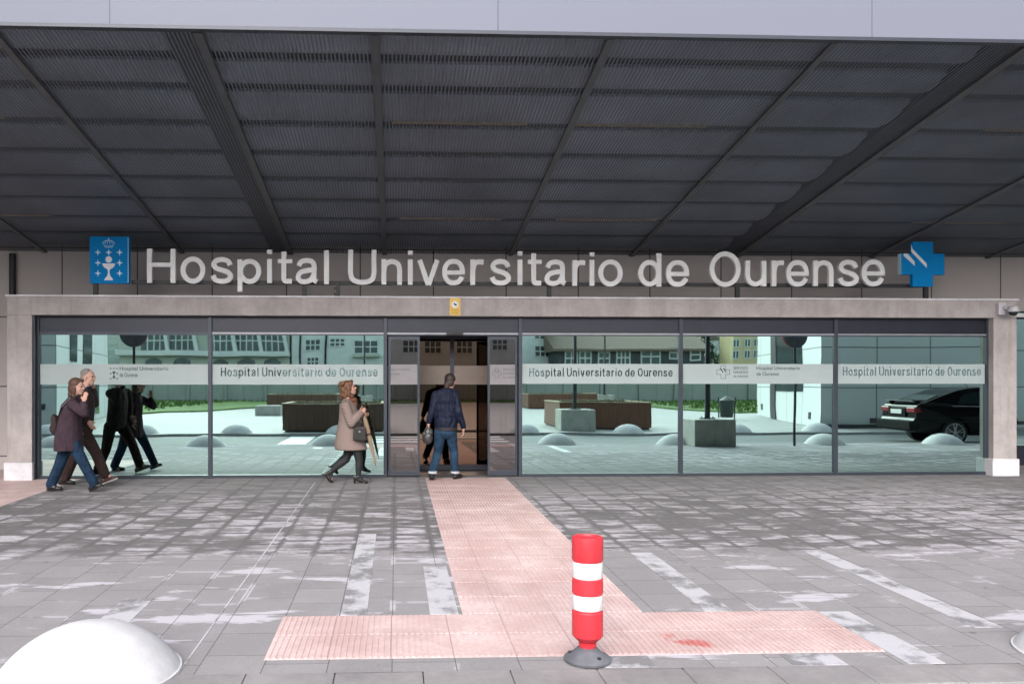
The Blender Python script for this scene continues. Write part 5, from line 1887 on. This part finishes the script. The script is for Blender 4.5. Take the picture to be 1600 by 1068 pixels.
def body_core(mb, J, face, s=1.0):
    """torso, arms, legs under the clothes"""
    f = Vector(face).normalized()
    cap(mb, J['head'] - Z3 * 0.06 - f * 0.015, J['neck'], 0.052, 0.058)
    chest = J['neck'].lerp(J['pelvis'], 0.32)
    waist = J['neck'].lerp(J['pelvis'], 0.68)
    ellip(mb, chest, (0.105, 0.15, 0.17), f); ellip(mb, waist, (0.095, 0.125, 0.13), f); ellip(mb, J['pelvis'], (0.11, 0.15, 0.12), f)
    for k in 'LR':
        chain(mb, [J['neck'] - Z3 * 0.04, J['sh' + k]], [0.05, 0.048])
        chain(mb, [J['sh' + k], J['el' + k], J['wr' + k]], [0.048, 0.036, 0.026])
        chain(mb, [J['hip' + k], J['kn' + k], J['an' + k]], [0.075, 0.050, 0.034])

def contact(o, z):
    return o

# ---------- woman in the plum coat (nearest, far left)
def woman_plum():
    Y = 11.50
    q = lambda x, y, dy=0.0: at(x, y, Y + dy)
    J = dict(head=q(121, 604), neck=q(115, 622), pelvis=q(109, 682),
             shR=q(113, 630, -0.17), elR=q(132, 645, -0.22), wrR=q(131, 627, -0.16),
             shL=q(113, 630, 0.17), elL=q(112, 655, 0.22), wrL=q(122, 672, 0.20),
             hipR=q(112, 690, -0.08), knR=q(130, 722, -0.07), anR=q(147, 755, -0.05),
             hipL=q(106, 690, 0.09), knL=q(93, 726, 0.08), anL=q(80, 756, 0.08))
    gx = q(112, 768)
    root = thing('person', (gx.x, Y, gz(Y)), 'person in long plum coat and blue jeans walking with one hand raised to the face', 'person')
    face = (1, -0.18, -0.02)
    b = MB(); body_core(b, J, (1, 0, 0))
    P = headmesh(b, J['head'], face)
    hand(b, J['wrR'], (0.15, 0.25, 1), (0, 1, 0.1), (-1, 0, 0.2), 0.4, 0.92)
    hand(b, J['wrL'], (0.35, 0, -1), (0, -1, 0), (1, 0, 0.2), 0.5, 0.92)
    chain(b, [J['anR'], q(154, 759, -0.05)], [0.034, 0.03]); chain(b, [J['anL'], q(88, 765, 0.08)], [0.034, 0.03])
    remesh('body', b, M['skin'], root, 0.0065, 2)
    eyes(P, root)
    b = MB()
    ellip(b, P(-0.028, 0, 0.045), (0.100, 0.090, 0.088), face)
    ellip(b, P(-0.055, 0, -0.03), (0.075, 0.088, 0.105), face)
    ellip(b, P(-0.075, 0, -0.11), (0.055, 0.078, 0.06), face)
    ellip(b, P(0.03, 0.02, 0.085), (0.055, 0.06, 0.028), face)
    ellip(b, P(-0.01, -0.07, -0.045), (0.03, 0.022, 0.075), face)
    remesh('hair', b, M['hair_brown'], root, 0.009, 2)
    # coat
    b = MB()
    rings(b, [(q(107.5, 703), 0.190, 0.245), (q(107.5, 680), 0.178, 0.228), (q(109, 660), 0.150, 0.200), (q(111, 645), 0.142, 0.190), (q(112, 632), 0.130, 0.185), (q(113.5, 625), 0.090, 0.120), (q(115, 619), 0.066, 0.07)])
    chain(b, [J['shR'] + Z3 * -0.01, J['elR'], J['wrR'] - Z3 * 0.03], [0.074, 0.064, 0.046])
    chain(b, [J['shL'] + Z3 * -0.01, J['elL'], J['wrL']], [0.074, 0.062, 0.046])
    cap(b, q(113, 627, -0.10), q(113, 627, 0.10), 0.062, 0.062)
    coat = remesh('coat', b, M['purple'], root, 0.011, 4)
    b = MB(); ellip(b, q(117, 620.5), (0.085, 0.088, 0.034), (1, 0, 0.35)); remesh('collar', b, M['hair_dark'], coat, 0.01, 2)
    # trousers
    b = MB()
    ellip(b, q(109, 688), (0.115, 0.15, 0.10), (1, 0, 0))
    chain(b, [J['hipR'], J['knR'], J['anR'] + Vector((0, 0, 0.0))], [0.098, 0.075, 0.066])
    chain(b, [J['hipL'], J['knL'], J['anL']], [0.098, 0.076, 0.072])
    remesh('jeans', b, M['denim'], root, 0.010, 3)
    shoe(q(140, 767.5, -0.05), q(161.5, 759, -0.07), (-0.3, 0, 1), M['leather'], root)
    h = q(73, 769, 0.06); t = q(98, 769, 0.05)
    h.z = t.z = gz(Y) + 0.012
    shoe(h, t, (0, 0, 1), M['leather'], root)
    # shoulder bag hanging behind
    r2 = thing('shoulder_bag', q(86, 680, -0.05), 'dark plum cloth shoulder bag hanging behind the person in the long coat', 'bag')
    b = MB()
    ellip(b, q(88, 660, -0.02), (0.055, 0.10, 0.13), (1, 0, 0.32)); ellip(b, q(86, 670, -0.02), (0.062, 0.11, 0.09), (1, 0, 0.3))
    remesh('pouch', b, M['brownjack'], r2, 0.012, 3)
    b = MB(); b.path([q(90, 655, -0.1), q(96, 636, -0.19), q(110, 620.5, -0.13), q(114, 617.5, -0.02)], 0.012, 8); b.build('strap', M['leather'], r2)
woman_plum()

# ---------- man in brown beside her
def man_brown():
    Y = 12.12
    q = lambda x, y, dy=0.0: at(x, y, Y + dy)
    J = dict(head=q(138, 589), neck=q(133, 607), pelvis=q(127, 664),
             shR=q(132, 616, -0.19), elR=q(133, 641, -0.24), wrR=q(138, 657, -0.20),
             shL=q(132, 616, 0.19), elL=q(148, 630, 0.24), wrL=q(146, 607, 0.20),
             hipR=q(130, 674, -0.09), knR=q(150, 707, -0.08), anR=q(164, 741, -0.06),
             hipL=q(124, 674, 0.09), knL=q(116, 713, 0.08), anL=q(102, 746, 0.08))
    root = thing('person', (q(130, 757).x, Y, gz(Y)), 'grey haired person in brown jacket and brown trousers striding beside the plum coat', 'person')
    face = (1, -0.12, -0.03)
    b = MB(); body_core(b, J, (1, 0, 0))
    P = headmesh(b, J['head'], face, s=1.04)
    hand(b, J['wrR'], (0.6, 0, -1), (0, 1, 0), (1, 0, 0.6), 0.5)
    hand(b, J['wrL'], (-0.2, -0.3, 1), (0, -1, 0), (-1, 0, 0), 0.4)
    chain(b, [J['anR'], q(172, 744, -0.06)], [0.036, 0.03]); chain(b, [J['anL'], q(109, 752, 0.08)], [0.036, 0.03])
    remesh('body', b, M['skin'], root, 0.0065, 2)
    eyes(P, root)
    b = MB()
    ellip(b, P(-0.026, 0, 0.048), (0.092, 0.084, 0.080), face)
    ellip(b, P(-0.062, 0, -0.01), (0.052, 0.078, 0.072), face)
    remesh('hair', b, M['hair_grey'], root, 0.008, 2)
    b = MB()
    rings(b, [(q(127, 676), 0.150, 0.205), (q(128, 663), 0.152, 0.205), (q(130, 645), 0.152, 0.205), (q(131, 628), 0.150, 0.205), (q(132, 616), 0.120, 0.180), (q(132.5, 611), 0.09, 0.12), (q(133.5, 605), 0.068, 0.072)])
    chain(b, [J['shR'], J['elR'], J['wrR'] + Vector((-0.02, 0, 0.02))], [0.078, 0.064, 0.048])
    chain(b, [J['shL'], J['elL'], J['wrL'] - Z3 * 0.03], [0.078, 0.064, 0.048])
    cap(b, q(132, 613, -0.12), q(132, 613, 0.12), 0.066, 0.066)
    ja = remesh('jacket', b, M['brownjack'], root, 0.011, 4)
    b = MB(); ellip(b, q(136, 606.5), (0.078, 0.078, 0.026), (1, 0, 0.35)); remesh('collar', b, M['denim'], ja, 0.009, 2)
    b = MB()
    ellip(b, q(127, 672), (0.12, 0.16, 0.11), (1, 0, 0))
    chain(b, [J['hipR'], J['knR'], J['anR']], [0.105, 0.080, 0.074])
    chain(b, [J['hipL'], J['knL'], J['anL']], [0.105, 0.080, 0.074])
    remesh('trousers', b, M['browntrs'], root, 0.010, 3)
    shoe(q(157, 757, -0.06), q(184, 747, -0.08), (-0.35, 0, 1), M['brownleather'], root, 0.046, 0.08, M['sole'])
    h = q(91, 758, 0.08); t = q(118, 758, 0.06)
    h.z = t.z = gz(Y) + 0.012
    shoe(h, t, (0, 0, 1), M['leather'], root, 0.046)
man_brown()

# ---------- woman in tweed with handbag and umbrella
def woman_tweed():
    Y = 12.18
    q = lambda x, y, dy=0.0: at(x, y, Y + dy)
    J = dict(head=q(546, 606), neck=q(543, 624), pelvis=q(549, 682),
             shR=q(540, 634, -0.16), elR=q(549, 661, -0.20), wrR=q(562, 646, -0.16),
             shL=q(543, 634, 0.16), elL=q(554, 660, 0.18), wrL=q(565, 648, 0.08),
             hipR=q(556, 692, -0.07), knR=q(561, 719, -0.06), anR=q(560, 744, -0.05),
             hipL=q(548, 692, 0.09), knL=q(541, 717, 0.09), anL=q(517, 736, 0.10))
    root = thing('person', (q(550, 756).x, Y, gz(Y)), 'person with wavy auburn hair in a beige tweed coat and black heeled shoes walking right', 'person')
    face = (1, -0.15, 0.22)
    b = MB(); body_core(b, J, (1, 0, 0))
    P = headmesh(b, J['head'], face, up=(-0.2, 0, 1), s=0.96)
    hand(b, J['wrR'], (0.75, 0.1, 0.6), (0, 1, 0), (-0.5, 0, 0.8), 0.9, 0.9)
    hand(b, J['wrL'], (0.8, -0.2, 0.1), (0, -1, 0), (-0.1, 0, 1), 0.9, 0.9)
    chain(b, [J['anR'], q(568, 752, -0.05)], [0.03, 0.026]); chain(b, [J['anL'], q(517, 748, 0.10)], [0.03, 0.026])
    remesh('body', b, M['skin'], root, 0.0065, 2)
    eyes(P, root)
    b = MB()
    rg = random.Random(4)
    ellip(b, P(-0.030, 0, 0.040), (0.100, 0.096, 0.090), face)
    ellip(b, P(-0.070, 0, -0.05), (0.075, 0.095, 0.10), face)
    for _ in range(46):
        a = rg.uniform(0, 6.28)
        h_ = rg.uniform(-0.15, 0.11)
        rr = 0.085 + 0.02 * rg.random()
        fwd = -0.045 + rr * math.cos(a)
        if fwd > 0.03 and h_ < 0.06: continue
        ellip(b, P(fwd, (rr) * math.sin(a), h_), (0.030, 0.026, 0.034), face)
    remesh('hair', b, M['hair_auburn'], root, 0.008, 1)
    b = MB()
    rings(b, [(q(549, 702), 0.245, 0.225), (q(547, 693), 0.238, 0.218), (q(546, 677), 0.200, 0.200), (q(546, 658), 0.165, 0.182), (q(545, 643), 0.145, 0.175), (q(543, 633), 0.125, 0.165), (q(543, 627), 0.085, 0.10), (q(543.5, 622), 0.066, 0.068)])
    chain(b, [J['shR'], J['elR'], J['wrR']], [0.074, 0.070, 0.052])
    chain(b, [J['shL'], J['elL'], J['wrL']], [0.074, 0.068, 0.052])
    cap(b, q(542, 631, -0.1), q(542, 631, 0.1), 0.062, 0.062)
    co = remesh('coat', b, M['tweed'], root, 0.011, 4)
    b = MB(); ellip(b, q(549, 624.5), (0.090, 0.082, 0.045), (1, 0, 0.1)); ellip(b, q(555, 633), (0.035, 0.05, 0.085), (1, 0, 0)); remesh('scarf', b, M['scarf'], root, 0.01, 2)
    b = MB(); cap(b, J['elR'].lerp(J['wrR'], 0.92), J['elR'].lerp(J['wrR'], 1.02), 0.056, 0.056); b.build('cuff', M['tweed'], co, smooth=True)
    b = MB()
    ellip(b, q(551, 690), (0.11, 0.15, 0.10), (1, 0, 0))
    chain(b, [J['hipR'], J['knR'], J['knR'].lerp(J['anR'], 0.35), J['anR'], q(567, 751, -0.05)], [0.090, 0.056, 0.057, 0.036, 0.032])
    chain(b, [J['hipL'], J['knL'], J['knL'].lerp(J['anL'], 0.35), J['anL'], q(516, 748, 0.10)], [0.090, 0.060, 0.058, 0.036, 0.032])
    remesh('tights', b, M['tights'], root, 0.009, 3)
    # heeled shoes
    def pump(ank, toe, heel_top, heel_tip):
        b = MB()
        mid = (Vector(heel_top) + Vector(toe)) / 2
        cap(b, heel_top, mid, 0.034, 0.034); cap(b, mid, toe, 0.035, 0.022)
        cap(b, heel_top, Vector(ank), 0.034, 0.040)
        o = remesh('shoe', b, M['leather'], root, 0.006, 2)
        b = MB(); b.cyl(heel_top, heel_tip, 0.024, 0.011, n=12); b.build('heel', M['leather'], o)
    g0 = gz(Y)
    t = q(573, 755, -0.05); t.z = g0 + 0.026
    hp = q(555, 750, -0.05); hp.z = g0 + 0.085
    tip = Vector((hp.x - 0.012, hp.y, g0 + 0.004))
    pump(J['anR'], t, hp, tip)
    pump(J['anL'], q(519, 753, 0.10), q(510, 741, 0.10), q(502.5, 740, 0.10))
    # handbag
    r2 = thing('handbag', q(562, 689, -0.20), 'small black leather handbag hanging from the arm of the person in tweed', 'bag')
    b = MB()
    c = q(562, 677, -0.22)
    mxx = [(-.085, -.10), (.085, -.10), (.098, -.085), (.085, .095), (-.085, .095), (-.098, -.085)]
    b.prism([(c.x + x, c.z + z) for x, z in mxx], c.y - 0.05, c.y + 0.05)
    b.build('body', M['leather'], r2, bevel=0.03, seg=4)
    b = MB()
    for dy in (-0.03, 0.03):
        b.path([c + Vector((-.06, dy, .09)), c + Vector((-.045, dy, .16)), c + Vector((0, dy * .6, .20)), c + Vector((.035, dy, .16)), c + Vector((.055, dy, .09))], 0.008, 6)
    b.build('handle', M['leather'], r2)
    b = MB(); b.box(c.x - 0.012, c.x + 0.012, c.y - 0.055, c.y - 0.05, c.z + 0.02, c.z + 0.045); b.build('clasp', M['alloy'], r2)
    # umbrella, furled
    r3 = thing('umbrella', q(588, 735, -0.12), 'furled beige umbrella pointing down in the hand of the person in tweed', 'umbrella')
    a0, a1 = q(566, 636, -0.13), q(588.5, 733, -0.14)
    b = MB()
    secs = [(0.14, 0.012), (0.20, 0.034), (0.35, 0.040), (0.6, 0.031), (0.86, 0.016), (0.93, 0.009)]
    for (t0, r0), (t1, r1) in zip(secs[:-1], secs[1:]):
        b.cyl(a0.lerp(a1, t0), a0.lerp(a1, t1), r0, r1, n=9)
    b.build('canopy', M['beige'], r3)
    b = MB(); b.cyl(a0.lerp(a1, 0.9), a1, 0.006, 0.004, n=8); b.build('tip', M['alloy'], r3)
    b = MB(); cap(b, a0.lerp(a1, -0.02), a0.lerp(a1, 0.15), 0.014, 0.012, 10)
    b.build('handle', M['wood'], r3, smooth=True)
    b = MB(); b.cyl(a0.lerp(a1, 0.42), a0.lerp(a1, 0.45), 0.041, 0.040, n=12); b.build('tie_strap', M['brownleather'], r3)
woman_tweed()

# ---------- man entering the doors, seen from behind
M['palecuff'] = mat('pale_cuff', (0.40, 0.42, 0.45), 0.8)
def man_door():
    Y = 12.50
    q = lambda x, y, dy=0.0: at(x, y, Y + dy)
    J = dict(head=q(704, 595.5, 0.05), neck=q(700, 611), pelvis=q(696, 664),
             shL=q(681, 619), elL=q(675.5, 642, -0.02), wrL=q(670, 661, 0.0),
             shR=q(711, 617.5), elR=q(716.5, 643, -0.05), wrR=q(724, 668, 0.02),
             hipL=q(688, 673), knL=q(684, 706, 0.12), anL=q(676, 738, -0.10),
             hipR=q(704, 673), knR=q(709, 704, 0.10), anR=q(711, 738, 0.10))
    root = thing('person', (q(697, 750).x, Y, gz(Y)), 'person in a navy jacket and blue jeans seen from behind entering the doors', 'person')
    face = (0.45, 1, -0.12)
    b = MB()
    ff = (0.05, 1, 0)
    body_core(b, J, ff)
    P = headmesh(b, J['head'], face)
    hand(b, J['wrR'], (0.05, 0.1, -1), (-1, 0, 0), (0, 1, 0), 0.5)
    hand(b, J['wrL'], (-0.05, 0.0, -1), (1, 0, 0), (0, 1, 0), 1.1)
    chain(b, [J['anL'], q(675, 745, -0.05)], [0.036, 0.03]); chain(b, [J['anR'], q(713, 743, 0.15)], [0.036, 0.03])
    remesh('body', b, M['skin'], root, 0.0065, 2)
    eyes(P, root)
    b = MB()
    ellip(b, P(-0.028, 0, 0.036), (0.096, 0.088, 0.090), face)
    ellip(b, P(-0.062, 0, -0.025), (0.055, 0.080, 0.075), face)
    ellip(b, P(-0.085, 0.03, -0.07), (0.035, 0.045, 0.08), face)
    remesh('hair', b, M['hair_dark'], root, 0.008, 2)
    b = MB()
    rings(b, [(q(697, 671), 0.130, 0.170), (q(697, 662), 0.142, 0.182), (q(697, 650), 0.142, 0.182), (q(697, 634), 0.142, 0.186), (q(697.5, 622), 0.120, 0.170), (q(698.5, 614), 0.09, 0.12), (q(700, 607), 0.07, 0.072)], facing=ff)
    chain(b, [J['shL'], J['elL'], J['wrL'] + Z3 * 0.03], [0.072, 0.060, 0.046])
    chain(b, [J['shR'], J['elR'], J['wrR'] + Z3 * 0.02], [0.072, 0.060, 0.046])
    chain(b, [J['shL'] + Z3 * 0.02, J['neck'], J['shR'] + Z3 * 0.02], [0.07, 0.075, 0.07])
    for zz in (628, 638, 648, 657):
        rings(b, [(q(697, zz + 1.2), 0.143, 0.183), (q(697, zz), 0.148, 0.190), (q(697, zz - 1.2), 0.143, 0.184)], facing=ff)
    ja = remesh('jacket', b, M['navy'], root, 0.010, 2)
    b = MB()
    rings(b, [(q(697, 672), 0.132, 0.172), (q(697, 667), 0.138, 0.177)], facing=ff)
    b.build('waistband', M['black'], ja, smooth='auto')
    b = MB()
    ellip(b, q(696.5, 675), (0.12, 0.160, 0.11), ff)
    chain(b, [J['hipL'], J['knL'], J['anL'] + Z3 * 0.02], [0.096, 0.070, 0.061])
    chain(b, [J['hipR'], J['knR'], J['anR'] + Z3 * 0.02], [0.096, 0.070, 0.061])
    je = remesh('jeans', b, M['denim2'], root, 0.009, 3)
    for k in 'LR':
        b = MB()
        a = J['an' + k]
        b.lathe([(0.066, -0.012), (0.070, -0.008), (0.070, 0.022), (0.066, 0.026)], 24, tuple(a))
        b.build('turned_cuff', M['palecuff'], je, smooth='auto')
    h = q(675, 750, -0.14); t = q(674.5, 749, 0.13)
    h.z = t.z = gz(Y) + 0.012
    h.z += 0.03
    shoe(h, t, (0, 0, 1), M['leather'], root, 0.048, 0.09)
    h = q(709, 748, 0.02); t = q(721, 746.5, 0.24)
    h.z = t.z = gz(Y) + 0.014
    shoe(h, t, (0, 0, 1), M['leather'], root, 0.048, 0.09)
    r2 = thing('carrier_bag', q(668, 694, 0.0), 'crumpled dark grey plastic carrier bag held by the person in navy', 'bag')
    b = MB()
    rg = random.Random(9)
    ellip(b, q(668, 684), (0.08, 0.085, 0.10), ff); ellip(b, q(669, 676), (0.06, 0.06, 0.10), ff)
    for _ in range(16):
        ellip(b, q(668 + rg.uniform(-7, 7), 683 + rg.uniform(-9, 8), rg.uniform(-.06, .04)), (0.03, 0.03, 0.045), ff)
    remesh('pouch', b, M['plastic'], r2, 0.009, 1)
    b = MB(); b.path([q(665, 677), q(667, 666), q(668.5, 664), q(669.5, 667), q(672, 677)], 0.008, 6); b.build('handle', M['plastic'], r2)
man_door()
